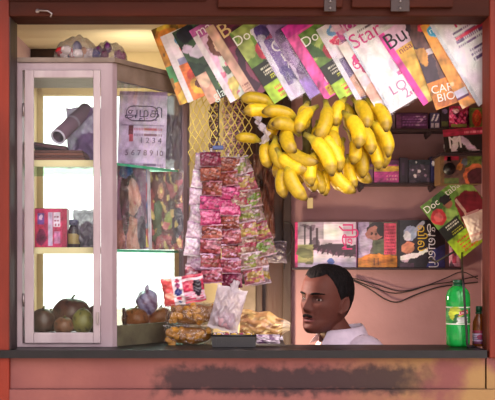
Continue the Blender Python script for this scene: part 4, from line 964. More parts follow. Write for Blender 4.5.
bottle('soda_bottle', 'green plastic soda bottle with a green label, right end of the counter', 458, 346, y, .0378, .207, PB, 'pet', (.935, 1.0, .42),
       (.335, .60, .985, [('bg', (40, 150, 66)), ('r', 0, .93, 1, 1, (226, 236, 220)), ('r', 0, .0, 1, .06, (226, 236, 220)), ('e', .43, .62, .1, .4, (190, 206, 60)), ('p', [(.38, .1), (.46, .1), (.49, .6), (.44, .6)], (30, 96, 50)), ('p', [(.44, .08), (.62, .08), (.62, .45), (.47, .4)], (206, 214, 206)), ('p', [(.47, .5), (.62, .62), (.62, .86), (.48, .74)], (206, 30, 66))],
        [('Limca', .545, .68, .013, (250, 240, 240), .2)]))
PS = [(0, 0), (.7, 0), (.95, .02), (1, .05), (1, .42), (1, .52), (.95, .6), (.7, .72), (.45, .8), (.38, .86), (.38, .88), (0, .88)]
bottle('sauce_bottle', 'small brown bottle with a green cap beside the green soda bottle', 479, 345, .085, .0205, .125, PS, 'amber', (.86, 1.0, .5),
       (.07, .4, 1.02, [('bg', (196, 176, 206)), ('r', 0, .78, 1, 1, (150, 40, 70)), ('r', 0, 0, 1, .2, (120, 50, 96)), ('e', .5, .5, .08, .2, (170, 40, 80)), ('t', .3, .3, .7, .7, 3, (110, 60, 120))], []))

# cables
def cable(label, pts, r=.0022, group=None, name='cable', plug=None):
    e = thing(name, label, 'cable', pts[0], group=group); o = Vector(pts[0])
    P_ = [Vector(p) for p in pts]; out = []
    for i in range(len(P_) - 1):
        p0, p1, p2, p3 = P_[max(0, i - 1)], P_[i], P_[i + 1], P_[min(len(P_) - 1, i + 2)]
        for k in range(8):
            t = k / 8; out.append(.5 * ((2 * p1) + (p2 - p0) * t + (2 * p0 - 5 * p1 + 4 * p2 - p3) * t * t + (3 * p1 - p0 - 3 * p2 + p3) * t ** 3) - o)
    out.append(P_[-1] - o)
    b = MB(); b.tube(out, r, 8); b.build('sheath', M['cable'], e); return e
yc = .985
cable('lowest sagging black cable on the back wall', [P(352, 280, yc), P(368, 288, yc), P(385, 299, yc), (P(398, 302, yc)), P(415, 295, yc), P(440, 287, yc), P(478, 282, yc)], .0026, 'sagging wall cables')
cable('second sagging black cable just above the lowest one', [P(352, 279, yc), P(372, 287, yc), P(392, 293, yc), P(410, 291, yc), P(430, 285, yc), P(450, 282, yc), P(478, 276, yc)], .0022, 'sagging wall cables')
cable('thin upper cable that curls up under the wall magazines', [P(352, 278, yc), P(375, 284, yc), P(400, 291, yc), P(425, 286, yc), P(446, 278, yc), P(462, 272, yc), P(478, 279, yc)], .0018, 'sagging wall cables')
cable('black cable hanging down in front of the green soda bottle', [P(463, 246, .80), P(462, 254, .77), P(462, 264, .45), P(462.6, 274, .12), P(463.4, 284, .022), P(465, 308, .018), P(466.5, 332, .02), (X(468, .02), .02, zk + .0045), (X(474, .03), .03, zk + .0042)], .0038)
cable('dark looped cable on the door jamb left of the wall magazines', [P(284, 222, .94), P(291, 224, .93), P(294, 236, .92), P(291, 250, .93), P(286, 258, .94), P(284, 270, .94)], .003)

# hanging dark bag at the door
e = thing('hanging_bag', 'dark brown glossy bag hanging on the dark door below the bananas', 'bag', P(264, 196, .9))
b = MB(); pillow(b, 22 / s_at(.9), 84 / s_at(.9), .07, [('bg', (92, 52, 44)), ('n', 6, 4, .2, (70, 36, 32)), ('n', 9, 8, .55, (120, 76, 62))], seed=8, wr=.4); b.build('bag', M['foil'], e)
b = MB(); b.tube([(-.02, 0, .16), (-.012, .0, .21), (0, .03, .24), (.012, 0, .21), (.02, 0, .16)], .003, 6); b.build('handle', M['cable'], e)
e = thing('hanging_bag', 'grey plastic bag folded over the cross rail of the dark door', 'bag', P(272, 252, .93))
b = MB(); pillow(b, 30 / s_at(.93), 22 / s_at(.93), .05, None, seed=12, wr=.5); b.build('bag', M['greyfilm'], e)
b = MB(); b.ellipsoid((0, .0, -.002), (.05, .014, .03), (96, 80, 92), noise=.2); b.build('contents', M['matte_print'], e)

# ------------------------------------------------------------------ wall shelves at the right
def shelf(label, px0, px1, py, y0, y1, brackets):
    s = s_at(y0); z = Z(py, y0); x0, x1 = X(px0, y0), X(px1, y0)
    e = thing('wall_shelf', label, 'shelf', ((x0 + x1) / 2, y1, z), group='dark wall shelves'); o = Vector(e.location)
    b = MB(); b.box((x0 - o.x, y0 - o.y, -.009), (x1 - o.x, 0, 0), bev=.002); b.build('board', M['shelf_wood'], e)
    for p in brackets:
        x = X(p, y0) - o.x
        b = MB(); b.box((x - .008, y0 - o.y + .01, -.022), (x + .008, 0, -.0095)); b.add([(x - .004, y0 - o.y + .01, -.022), (x + .004, y0 - o.y + .01, -.022), (x + .004, -.0005, -.022), (x - .004, -.0005, -.022), (x - .004, -.0005, -.03), (x + .004, -.0005, -.03)], [(0, 1, 2, 3), (0, 4, 5, 1), (0, 3, 4), (1, 5, 2), (3, 2, 5, 4)]); b.build('bracket', M['shelf_wood'], e)
    return z, o
yw0 = .90
zA, _ = shelf('upper dark wall shelf right of the bananas', 378, 478, 128.5, yw0, YB - .0006, (384, 430))
zB, _ = shelf('middle dark wall shelf right of the bananas', 352, 441, 182.5, yw0, YB - .0006, (362, 434))
zC_, _ = shelf('short lower wall shelf under the sideways wall magazines', 292, 462, 267.5, .93, YB - .0006, ())
ys = yw0 + .01; s = s_at(ys)
def sh_carton(label, x0, x1, pyt, zsh, layers, texts=(), side=(70, 40, 70), d=.06, y=ys): 
    return carton('packet', label, X(x0, y), X(x1, y), y, d, zsh + .0004, Z(pyt, y) - zsh, layers, texts, side, 'packet', 'packets on the wall shelves')
sh_carton('red and black packet at the banana end of the upper shelf', 374, 384, 108, zA, [('bg', (110, 40, 56)), ('r', .5, 0, .8, 1, (196, 50, 80)), ('r', .8, 0, 1, 1, (60, 30, 40))], side=(80, 30, 40))
sh_carton('dark grey packet, second along the upper shelf', 384.5, 395, 110, zA, [('bg', (56, 46, 54)), ('r', .65, 0, 1, 1, (110, 90, 106)), ('r', .1, .2, .5, .8, (40, 34, 44))], side=(50, 40, 50))
sh_carton('wide purple carton in the middle of the upper shelf', 396, 428, 113, zA, [('bg', (84, 36, 92)), ('r', 0, 0, .15, 1, (110, 60, 110)), ('t', .2, .2, .95, .75, 3, (150, 96, 170)), ('n', 18, 4, .55, (196, 160, 206), (.55, .15, .98, .8)), ('r', 0, .9, 1, 1, (60, 24, 66))], side=(70, 30, 70))
sh_carton('blue and white packet at the bracket end of the upper shelf', 430, 440, 113, zA, [('bg', (70, 60, 110)), ('p', [(.1, .5), (.4, .95), (.55, .95), (.3, .5)], (226, 220, 236)), ('p', [(.5, .5), (.8, .95), (.95, .95), (.7, .5)], (226, 220, 236)), ('r', .1, .08, .9, .36, (200, 190, 214)), ('r', .4, .08, .5, .36, (60, 50, 90))], side=(50, 40, 80))
sh_carton('black packet with a lilac mark behind the pink pouch on the upper shelf', 440.5, 449, 104, zA, [('bg', (40, 30, 44)), ('e', .5, .7, .3, .1, (120, 100, 150)), ('r', .1, .1, .9, .3, (90, 96, 60))], side=(36, 28, 40))
e, w_, h_ = bag('snack_packet', 'shiny pink pouch on the upper shelf near the right post', 447.5, 469, 106, 127.5, .92, .05, [('bg', (196, 50, 110)), ('n', 7, 5, .3, (226, 90, 146)), ('n', 9, 9, .5, (120, 30, 80)), ('e', .35, .75, .15, .12, (240, 190, 220))], cat='packet', seed=6, wr=.35)
b = MB(); b.box((-.03, -.0145, -.042), (.03, -.0115, -.03), (160, 150, 80)); b.build('strip', M['print'], e)
sh_carton('orange red and green packet next to the right post', 469.5, 483, 108, zA, [('bg', (120, 130, 60)), ('e', .55, .5, .36, .42, (222, 70, 50)), ('e', .55, .5, .18, .2, (230, 110, 60)), ('r', 0, 0, .14, 1, (96, 120, 60)), ('r', 0, 0, 1, .12, (160, 150, 80))], side=(90, 110, 50))
sh_carton('grey fallen packet lying low behind the yellow magazine, on the upper shelf', 449.5, 468, 124, zA, [('bg', (90, 84, 110))], d=.012, y=.902) if False else None
# small dark pouches hanging above the upper shelf
# middle shelf
sh_carton('magenta packet with a yellow band on the middle shelf', 374, 399, 160, zB, [('bg', (190, 60, 150)), ('r', 0, .78, 1, 1, (84, 30, 84)), ('r', 0, .5, 1, .74, (206, 170, 60)), ('n', 9, 4, .4, (214, 70, 110), (.3, 0, 1, .5)), ('t', .5, .1, .95, .4, 2, (230, 150, 180))], side=(130, 40, 110))
sh_carton('plain plum packet half behind the bananas on the middle shelf', 358, 373.5, 164, zB, [('bg', (104, 60, 100)), ('r', 0, .7, 1, .85, (130, 110, 60))], side=(90, 50, 80))
sh_carton('narrow dark packet, third along the middle shelf', 399.5, 408, 158, zB, [('bg', (44, 30, 50)), ('r', .3, .3, .6, .8, (66, 44, 74))], side=(40, 28, 46))
sh_carton('dark grey packet with bright silver dots on the middle shelf', 408.5, 430, 160, zB, [('bg', (60, 52, 72)), ('r', 0, .8, 1, 1, (44, 50, 66)), ('e', .3, .3, .07, .09, (236, 226, 240)), ('e', .5, .5, .07, .09, (230, 220, 236)), ('e', .72, .62, .05, .07, (220, 206, 230)), ('e', .2, .55, .04, .05, (170, 160, 186)), ('e', .8, .3, .06, .07, (150, 120, 150)), ('e', .35, .9, .04, .05, (200, 206, 214)), ('n', 14, 3, .5, (96, 80, 106), (0, 0, 1, .8))], side=(46, 40, 56))
sh_carton('navy blue packet at the right end of the middle shelf', 430.5, 440, 157, zB, [('bg', (44, 44, 96)), ('e', .3, .75, .16, .1, (230, 226, 240)), ('r', .4, .1, .7, .3, (130, 140, 190)), ('r', .6, .4, 1, 1, (60, 64, 130))], side=(36, 36, 70))

# sideways magazines on the lower shelf
def wallmag(label, x0, x1, y0, y1, y, layers, texts, group='sideways magazines on the lower shelf', **kw):
    s = s_at(y); return magazine(label, (x1 - x0) / s, (y1 - y0) / s, layers, texts, ((X(x0, y) + X(x1, y)) / 2, y, (Z(y0, y) + Z(y1, y)) / 2), kw.pop('rot', (-.03, 0, 0)), group, nu=80, **kw)
wallmag('sideways grey and white magazine with pink letters and a railing picture', 295, 357, 222, 267.2, .955,
    [('bg', (196, 180, 206)), ('r', 0, 0, .04, 1, (190, 40, 110)), ('r', .04, .62, .46, 1, (150, 140, 160)), ('n', 8, 3, .2, (96, 80, 100), (.04, .5, .45, .95)), ('r', .14, .5, .17, .92, (50, 40, 54)), ('r', .24, .5, .27, .9, (50, 40, 54)), ('r', .34, .45, .37, .86, (60, 46, 60)), ('r', .46, .6, .78, .95, (222, 222, 236)), ('p', [(.3, .5), (1, .5), (1, .22), (.55, .3), (.3, .38)], (96, 60, 84)), ('r', .04, .1, .3, .5, (140, 140, 96)), ('n', 10, 7, .3, (96, 100, 70), (.04, .05, .28, .5)),
     ('p', [(.30, .36), (.36, .44), (.36, .3), (.42, .42), (.44, .28), (.5, .4), (.53, .26), (.58, .38), (.61, .24), (.67, .36), (.7, .22), (.76, .34), (.79, .2), (.86, .32), (.88, .2), (.95, .3), (1, .3), (1, .5), (.3, .5)], (54, 34, 50)), ('r', .3, 0, 1, .2, (190, 180, 214)), ('e', .58, .12, .06, .08, (70, 90, 170)), ('r', .98, 0, 1, 1, (120, 60, 110))],
    [('ரி', .86, .8, .075, (206, 40, 120), -90), ('அ', .86, .55, .06, (206, 40, 120), -90)])
wallmag('sideways magazine with a dark haired face, pink print and an orange foot', 358, 397, 222, 267.2, .962,
    [('bg', (96, 90, 84)), ('r', 0, .2, .28, 1, (150, 130, 176)), ('e', .2, .55, .16, .3, (176, 160, 200)), ('e', .5, .8, .3, .2, (36, 26, 32)), ('e', .42, .75, .22, .15, (150, 98, 90)), ('e', .62, .82, .14, .12, (34, 24, 30)), ('r', .38, .2, .66, .6, (90, 96, 76)), ('r', .66, .28, .98, .97, (206, 80, 110)), ('t', .68, .3, .96, .95, 9, (150, 50, 80)), ('r', 0, 0, 1, .2, (214, 140, 50)), ('e', .55, .2, .5, .1, (206, 126, 50)), ('r', .5, .04, .53, .2, (120, 70, 40)), ('r', .4, .04, .43, .2, (120, 70, 40)), ('e', .46, .74, .03, .03, (60, 30, 30)), ('e', .36, .74, .03, .03, (60, 30, 30))], [])
wallmag('sideways narrow black magazine edge with green print on the lower shelf', 397.5, 409, 220, 267, .958, [('bg', (30, 24, 32)), ('t', .3, .1, .7, .95, 16, (96, 110, 60)), ('r', .75, 0, .82, 1, (70, 70, 50))], [])
wallmag('sideways black magazine with yellow and white lettering on the lower shelf', 400, 446, 220, 268, .94,
    [('bg', (30, 24, 36)), ('e', .22, .72, .14, .16, (150, 160, 200)), ('e', .16, .66, .08, .1, (206, 206, 226)), ('e', .18, .42, .14, .12, (186, 120, 96)), ('e', .1, .2, .1, .08, (190, 160, 190)), ('e', .42, .86, .16, .05, (170, 170, 200), 40), ('p', [(.55, 0), (1, 0), (1, .5), (.75, .4)], (50, 56, 120)), ('p', [(.0, .16), (.3, .2), (.62, .34), (.6, .44), (.4, .32), (.0, .26)], (240, 236, 246)), ('r', 0, 0, .3, .1, (70, 40, 66))],
    [('வில்', .46, .62, .046, (222, 184, 50), -90), ('அவனி', .7, .46, .048, (240, 238, 248), -90)], curl=.02, rot=(-.03, 0, 0))
wallmag('sideways pink and green booklet beside the black magazine on the lower shelf', 449, 459.5, 234, 266.5, .95, [('bg', (206, 150, 176)), ('r', .3, .1, .7, .9, (160, 60, 90)), ('r', .55, .4, 1, .7, (190, 190, 60)), ('n', 12, 3, .4, (96, 60, 80))], [])

# right hand rack: magazines tilted near the post
rk = thing('wall_rack', 'dark thin rod rack near the right post that the tilted magazines lean on', 'rack', P(470, 246, .80)); o = Vector(rk.location)
b = MB(); b.tube([P(436, 262, .80) - o, P(482, 236, .80) - o], .004, 8); b.build('lower_rod', M['cable'], rk)
b = MB(); b.tube([P(436, 262, .80) - o, (P(436, 262, .80) - o) + Vector((0, YB - .8005, .02))], .004, 8); b.build('arm', M['cable'], rk)
b = MB(); b.tube([P(482, 236, .80) - o, (P(482, 236, .80) - o) + Vector((0, YB - .8005, .02))], .004, 8); b.build('arm', M['cable'], rk)
def tiltmag(label, tlx, tly, tilt, wpx, hpx, y, layers, texts, **kw):
    s = s_at(y); w_, h_ = wpx / s, hpx / s; t = R(tilt); tl = P(tlx, tly, y)
    rx = -w_ / 2 * math.cos(t) - h_ / 2 * math.sin(t); rz = -w_ / 2 * math.sin(t) + h_ / 2 * math.cos(t)
    return magazine(label, w_, h_, layers, texts, (tl.x - rx, y, tl.z - rz), (0, -t, 0), 'magazines on the rack near the right post', nu=80, **kw)
tiltmag('green weekly with a man in maroon on its cover, tilted near the right post', 420, 207, 38, 55, 66, .785,
    [('bg', (104, 150, 60)), ('n', 7, 3, .2, (140, 180, 90)), ('n', 9, 8, .5, (60, 104, 46)), ('r', 0, .33, .42, .55, (30, 34, 30)), ('t', .12, .46, .4, .54, 2, (226, 230, 214)), ('t', .16, .35, .4, .43, 2, (206, 214, 60)), ('e', .15, .7, .14, .12, (206, 50, 60)), ('e', .15, .7, .08, .07, (226, 106, 106)),
     ('p', [(.42, .34), (.5, .33), (.96, .33), (1, .66), (.8, .78), (.58, .78), (.48, .62)], (122, 30, 46)), ('p', [(.56, .76), (.61, .76), (.6, .46), (.55, .46)], (206, 170, 160)), ('e', .44, .8, .09, .09, (150, 96, 76)), ('e', .43, .87, .1, .055, (26, 20, 22)), ('r', .36, .795, .54, .825, (20, 16, 18)), ('e', .5, .36, .07, .05, (180, 120, 100)), ('r', 0, 0, 1, .32, (176, 220, 50)), ('t', .14, .05, .9, .27, 4, (224, 90, 60)), ('e', .6, .12, .16, .1, (230, 206, 60))],
    [('Doc', .17, .9, .038, (236, 240, 230)), ('tabal', .68, .92, .038, (236, 240, 230))])
tiltmag('white and magenta lettered black magazine, topmost of the tilted pile by the right post', 445, 141, 14, 50, 15, .74,
    [('bg', (34, 26, 36)), ('r', 0, .62, 1, 1, (176, 36, 80)), ('p', [(.1, .0), (.24, .7), (.34, .7), (.2, 0)], (230, 220, 236)), ('p', [(.3, .7), (.42, .7), (.8, 0), (.62, 0)], (206, 186, 220)), ('t', .44, .7, .9, .92, 1, (236, 120, 150))], [('M', .24, .45, .05, (240, 232, 244))]) if False else None
# pile seen from its edge
def slab(label, px0, px1, pyc, y, d, th, tilt, col, edge, txt=None, rotz=0):
    e = thing('magazine', label, 'magazine', ((X(px0, y) + X(px1, y)) / 2, y + d / 2, Z(pyc, y)), (0, R(tilt), rotz), 'magazines piled by the right post')
    w_ = (px1 - px0) / s_at(y)
    b = MB(); b.box((-w_ / 2, -d / 2, 0), (w_ / 2, d / 2, th), (220, 210, 220)); b.build('pages', M['paper'], e)
    b = MB(); b.box((-w_ / 2 - .0015, -d / 2 - .0015, th + .0003), (w_ / 2 + .0015, d / 2, th + .0012), col); b.box((-w_ / 2 - .0015, -d / 2 - .0015, -.0012), (w_ / 2 + .0015, d / 2, -.0003), edge); b.box((-w_ / 2 - .0015, -d / 2 - .0028, -.0012), (w_ / 2 + .0015, -d / 2 - .0015, th + .0012), edge)
    b.build('cover', M['print'], e); return e
pz = thing('wall_shelf', 'small shelf near the right post carrying the magazine pile', 'shelf', (X(462, .74), .99, Z(152, .70)), group='dark wall shelves'); o = Vector(pz.location)
x0, x1 = X(441, .70) - o.x, .929 - o.x
b = MB(); b.box((x0, .70 - .99, -.012), (x1, .0094, 0), bev=.002); b.build('board', M['shelf_wood'], pz)
b = MB(); b.box((x0 + .03, .74 - .99, -.03), (x0 + .045, .0094, -.0125)); b.build('bracket', M['shelf_wood'], pz)
e = magazine('black magazine with a white letter M and magenta head, by the right post', .2, .095,
    [('bg', (30, 22, 32)), ('r', 0, .7, 1, 1, (176, 36, 80)), ('p', [(.1, .06), (.22, .06), (.3, .66), (.18, .66)], (230, 220, 236)), ('p', [(.24, .66), (.36, .66), (.62, .02), (.44, .02)], (206, 186, 220)), ('t', .4, .76, .95, .94, 1, (240, 140, 170)), ('e', .9, .2, .2, .2, (60, 40, 60))], [('M', .2, .4, .07, (240, 232, 244))],
    (X(471, .72), .722, Z(152, .70) + .048), (-.3, R(-4), 0), 'magazines piled by the right post', nu=70)
for i, (c, ed, l) in enumerate((((150, 120, 140), (120, 90, 110), 'dull mauve magazine lying above the letter M magazine by the right post'), ((196, 60, 110), (206, 90, 140), 'pink edged magazine lying second from the top of the pile by the right post'), ((90, 150, 200), (110, 170, 214), 'light blue magazine lying on top of the pile by the right post'))):
    slab(l, 452 + 3 * i, 486, 0, .765, .17, .014, -4 if i == 2 else 0, c, ed).location.z = pz.location.z + .002 + .0185 * (i + 2) + .006 * (i == 2)
for i, l in enumerate(('grey magazine lying lowest in the pile behind the letter M magazine', 'plum magazine lying on the lowest one behind the letter M magazine')):
    slab(l, 450 + 3 * i, 486, 0, .765, .17, .014, 0, (110, 100, 116) if not i else (96, 50, 84), (96, 90, 104) if not i else (90, 44, 76)).location.z = pz.location.z + .002 + .0185 * i
# box with the round black lens below the pile
yx = .74
e = thing('toy_box', 'small box with a round black disc on its front, below the magazine pile', 'box', (X(461, yx), yx, Z(184, yx)))
w_ = 42 / s_at(yx); h_ = 30 / s_at(yx)
b = MB(); b.box((-w_ / 2, .0008, 0), (w_ / 2, .12, h_), (120, 90, 60), bev=.003)
def fn(U, V): return np.stack([(U - .5) * w_ * .98, 0 * U, V * h_ * .98 + .001], 1)
b.grid(fn, 60, 44, paint([('bg', (104, 76, 70)), ('r', 0, 0, .1, 1, (120, 90, 56)), ('r', .1, .8, .45, 1, (190, 40, 70)), ('p', [(.38, .5), (.5, .85), (.56, .82), (.5, .45)], (206, 130, 60)), ('e', .6, .75, .1, .12, (96, 110, 120)), ('r', .66, .6, 1, 1, (110, 130, 60)), ('n', 14, 4, .4, (70, 90, 50), (.6, .55, 1, 1)), ('e', .86, .25, .3, .42, (206, 110, 70)), ('e', .9, .2, .25, .36, (84, 40, 50)), ('r', .1, 0, .45, .2, (90, 110, 60))]))
b.build('carton', M['print'], e)
b = MB(); b.tube([(-.045, -.012, h_ * .5), (-.045, .0, h_ * .5)], .0225, 28); b.build('disc', M['black'], e)
b = MB(); b.tube([(-.045, -.014, h_ * .5), (-.045, -.0122, h_ * .5)], .011, 20); b.build('disc_hub', M['cable'], e)
e, w_, h_ = bag('plastic_packet', 'pale cream packet in front of the maroon shirt weekly', 466, 488, 212, 240, .72, .04, [('bg', (238, 222, 210)), ('r', .0, .2, 1, .3, (222, 180, 170))], cat='packet', mtl='print', seed=15, wr=.12, rot=(0, R(-20), 0))
b = MB(); b.box((-.026, -.004, .05), (.026, .004, .058), (200, 150, 150)); b.build('header', M['print'], e)
# little hook and paper on the wall
e = thing('wall_hook', 'small pale hook with a paper tag on the pink wall above the wall magazines', 'hook', P(310, 201, .985))
b = MB(); b.tube([(0, .0145, .02), (0, -.005, .018), (0, -.008, .008)], .002, 6); b.build('hook_wire', M['steel'], e)
b = MB(); b.box((-.011, -.0105, -.03), (.011, -.009, .012), (206, 190, 150)); b.build('paper_tag', M['matte_print'], e)
# ------------------------------------------------------------------ the shopkeeper
HH = .232; YM = .42
HA = Vector((X(323.5, YM), YM, Z(333.5, YM)))     # on the ear axis, at chin height
HROT = Matrix.Rotation(R(-46), 4, 'Z') @ Matrix.Rotation(R(-3), 4, 'X') @ Matrix.Rotation(R(3), 4, 'Y')
HM = Matrix.Translation(HA) @ HROT
TAB = np.array([  # t, front, back, half width (cm)
    (0.00, 7.4, 2.5, 1.8), (.03, 8.3, 0.5, 2.7), (.07, 8.8, -1.8, 3.7), (.12, 8.9, -3.6, 4.5), (.18, 8.6, -5.2, 5.2), (.24, 8.7, -6.6, 5.8), (.30, 8.9, -7.8, 6.35), (.38, 8.9, -8.7, 6.9),
    (.46, 8.8, -9.3, 7.15), (.54, 9.0, -9.7, 7.3), (.60, 9.4, -9.9, 7.35), (.68, 9.3, -9.9, 7.3), (.76, 8.8, -9.6, 7.15), (.84, 7.7, -8.7, 6.7), (.90, 6.3, -7.4, 5.8), (.95, 4.5, -5.6, 4.5), (.985, 2.4, -3.3, 2.6), (1.0, .3, -1.2, .6)])
def prof(t): return [np.interp(t, TAB[:, 0], TAB[:, k]) for k in (1, 2, 3)]
def g2(a, s): return math.exp(-(a / s) ** 2)
def head_pt(phi, t, off=0.0, feat=True):
    """phi 0 = face front, grows to his left; cm"""
    yf, yb, hw = prof(t)
    ym = (yf + yb) / 2 if t < .2 else .25 * (yf + yb)
    c, s = math.cos(phi), math.sin(phi); p = 2.25
    rf = (yf - ym) if c >= 0 else (ym - yb)
    k = (abs(c) ** p + abs(s) ** p) ** (-1 / p)
    f = ym + rf * c * k; x = hw * s * k; z = t * HH * 100
    f += off * c; x += off * s
    if feat and c > 0:
        ax = abs(x); d = 0
        if .30 < t < .60:   # nose
            a = (np.interp(t, [.30, .325, .36, .40, .47, .54, .60], [.0, 1.6, 2.5, 2.25, 1.35, .5, 0])); wdt = np.interp(t, [.3, .36, .45, .6], [1.15, 1.0, .75, .8])
            d += a * g2(x, wdt); d += .75 * g2(ax - 1.35, .55) * g2(t - .345, .028)
        d -= .95 * g2(ax - 3.1, 1.5) * g2(t - .50, .042)
        d += .42 * g2(ax - 2.8, 2.0) * g2(t - .575, .025)
        d += .5 * g2(ax - 4.9, 1.5) * g2(t - .42, .055)
        d -= .35 * g2(ax - 4.6, 1.3) * g2(t - .25, .06)
        d += .35 * g2(ax, 3.0) * g2(t - .25, .05)
        d += .5 * g2(ax, 2.0) * g2(t - .232, .016) + .55 * g2(ax, 1.7) * g2(t - .178, .018) - .55 * g2(ax, 2.3) * g2(t - .205, .009)
        d -= .3 * g2(ax, 2.0) * g2(t - .135, .02); d += .5 * g2(ax, 1.6) * g2(t - .065, .035)
        d -= .3 * g2(ax - 2.4, .5) * g2(t - .27, .05)
        f += d
    return Vector((x / 100, -f / 100, z / 100))
def head_mesh(bld, off=0, nu=120, nv=110, mi=0):
    ts = np.linspace(0, 1, nv); vs = []
    for t in ts:
        for i in range(nu): vs.append(head_pt(2 * math.pi * i / nu, t, off))
    fs = []
    for j in range(nv - 1):
        for i in range(nu):
            i2 = (i + 1) % nu; fs.append((j * nu + i, j * nu + i2, (j + 1) * nu + i2, (j + 1) * nu + i))
    fs += [tuple(range(nu))[::-1], tuple((nv - 1) * nu + k for k in range(nu))]
    bld.add([HM @ v for v in vs], fs)

man = thing('person', 'man with short dark hair and moustache in a lilac white shirt, sitting behind the counter and looking left', 'person', (HA.x + .06, HA.y + .06, .02))
man['label'] = 'dark haired man with a moustache and pale lilac shirt sitting behind the counter'
# body skeleton: local, forward -y, then turned
BROT = Matrix.Rotation(R(-66), 4, 'Z')
NB = HM @ Vector((.012, .052, .015))            # base of the neck
J = {'pelvis': (0, .16, -.54), 'spine': (0, .15, -.36), 'chest': (0, .085, -.17), 'upper': (0, .04, -.075), 'neck': (0, .0, -.02), 'skull': (0, -.04, .06),
     'shL': (.165, .06, -.10), 'elL': (.215, .06, -.36), 'wrL': (.13, -.17, -.44), 'haL': (.115, -.235, -.455),
     'shR': (-.165, .06, -.10), 'elR': (-.215, .06, -.36), 'wrR': (-.13, -.17, -.44), 'haR': (-.115, -.235, -.455),
     'hipL': (.09, .13, -.55), 'knL': (.11, -.30, -.53), 'anL': (.11, -.27, -.955), 'toL': (.125, -.41, -1.0),
     'hipR': (-.09, .13, -.55), 'knR': (-.11, -.30, -.53), 'anR': (-.11, -.27, -.955), 'toR': (-.125, -.41, -1.0)}
BM = Matrix.Translation(NB) @ BROT
ankle_w = (BM @ Vector(J['anL'])).z
zfl = .02 + .05
def skin(joints, edges, rad, root, sub=2):
    me = bpy.data.meshes.new('skel'); names = list(joints); me.from_pydata([joints[n] for n in names], [(names.index(a), names.index(c)) for a, c in edges], []); me.update()
    o = bpy.data.objects.new('skel', me); COL.objects.link(o)
    m = o.modifiers.new('s', 'SKIN'); m.use_smooth_shade = True
    for i, n in enumerate(names):
        r = rad[n]; me.skin_vertices[0].data[i].radius = r if isinstance(r, tuple) else (r, r); me.skin_vertices[0].data[i].use_root = (n == root)
    u = o.modifiers.new('d', 'SUBSURF'); u.levels = sub; u.render_levels = sub
    dg = bpy.context.evaluated_depsgraph_get(); ev = o.evaluated_get(dg); mm = ev.to_mesh()
    vs = [v.co.copy() for v in mm.vertices]; fs = [tuple(p.vertices) for p in mm.polygons]
    ev.to_mesh_clear(); bpy.data.objects.remove(o); bpy.data.meshes.remove(me)
    return vs, fs
for s in 'LR':       # feet down to the floor
    for k, z in (('an', .085), ('to', .05)):
        p = BM @ Vector(J[k + s]); J[k + s] = tuple(BM.inverted() @ Vector((p.x, p.y, z)))
E = [('pelvis', 'spine'), ('spine', 'chest'), ('chest', 'upper'), ('upper', 'neck'), ('neck', 'skull')]
RD = {'pelvis': (.135, .11), 'spine': (.125, .10), 'chest': (.135, .10), 'upper': (.085, .075), 'neck': .058, 'skull': .055}
for s in 'LR':
    E += [('upper', 'sh' + s), ('sh' + s, 'el' + s), ('el' + s, 'wr' + s), ('wr' + s, 'ha' + s), ('pelvis', 'hip' + s), ('hip' + s, 'kn' + s), ('kn' + s, 'an' + s), ('an' + s, 'to' + s)]
    RD.update({'sh' + s: .058, 'el' + s: .040, 'wr' + s: .026, 'ha' + s: (.036, .018), 'hip' + s: .085, 'kn' + s: .058, 'an' + s: .040, 'to' + s: (.042, .03)})
bld = MB(); head_mesh(bld)
vs, fs = skin(J, E, RD, 'pelvis'); bld.add([BM @ v for v in vs], fs)
# ears
for sg in (1, -1):
    eb = MB()
    for k in range(1):
        c = Vector((sg * .073, .012, .44 * HH)); rot = Matrix.Rotation(R(-22 * sg), 3, 'Z') @ Matrix.Rotation(R(-12), 3, 'X')
        eb.ellipsoid((0, 0, 0), (.008, .015, .028), nu=24, nv=18)
        eb.v = [tuple(c + rot @ (Vector(v) + Vector((sg * .006 * ((abs(v[1]) / .017) ** 2 + (v[2] / .031) ** 2), 0, 0)))) for v in eb.v]
        for q in range(1): eb.tube([c + rot @ Vector((sg * .0085, .0135 * math.cos(a), .026 * math.sin(a) + .002)) for a in np.linspace(-.9, 3.6, 14)], [.0036] * 12 + [.003, .002], 8)
        eb.ellipsoid(c + rot @ Vector((sg * .004, -.006, -.027)), (.005, .007, .008))
    bld.add([HM @ Vector(v) for v in eb.v], eb.f)
# hands: palm joins the skinned wrist, five separate fingers each
for s, sg in (('L', 1), ('R', -1)):
    w0 = Vector(J['wr' + s]); h0 = Vector(J['ha' + s]); d = (h0 - w0).normalized(); side = Vector((-sg, 0, 0)); side = (side - d * side.dot(d)).normalized(); dn = Vector((0, 0, -1)); dn = (dn - d * dn.dot(d)).normalized()
    for k, (off, ln) in enumerate(((.027, .068), (.009, .078), (-.009, .073), (-.027, .056))):
        a = h0 + side * off + d * -.008; pts = [a, a + d * ln * .5 + dn * .004, a + d * ln * .8 + dn * .014, a + d * ln * .95 + dn * .028]
        bld.tube([BM @ p for p in pts], [.0092, .0088, .008, .0062], 10)
        bld.ellipsoid(BM @ pts[-1], (.0062,) * 3, nu=10, nv=8)
    a = w0 + d * .028 + side * .024; pts = [a, a + d * .026 + side * .022, a + d * .05 + side * .026 + dn * .006]
    bld.tube([BM @ p for p in pts], [.012, .010, .0075], 10); bld.ellipsoid(BM @ pts[-1], (.0075,) * 3, nu=10, nv=8)
    pc = (w0 + h0) / 2 + d * .012
    bld.ellipsoid(BM @ pc, (.045, .045, .016), nu=18, nv=12)
base = bld.build('tmp', M['skin'])
rm = base.modifiers.new('r', 'REMESH'); rm.mode = 'VOXEL'; rm.voxel_size = .003; rm.use_smooth_shade = True
sm = base.modifiers.new('s', 'SMOOTH'); sm.factor = .5; sm.iterations = 3
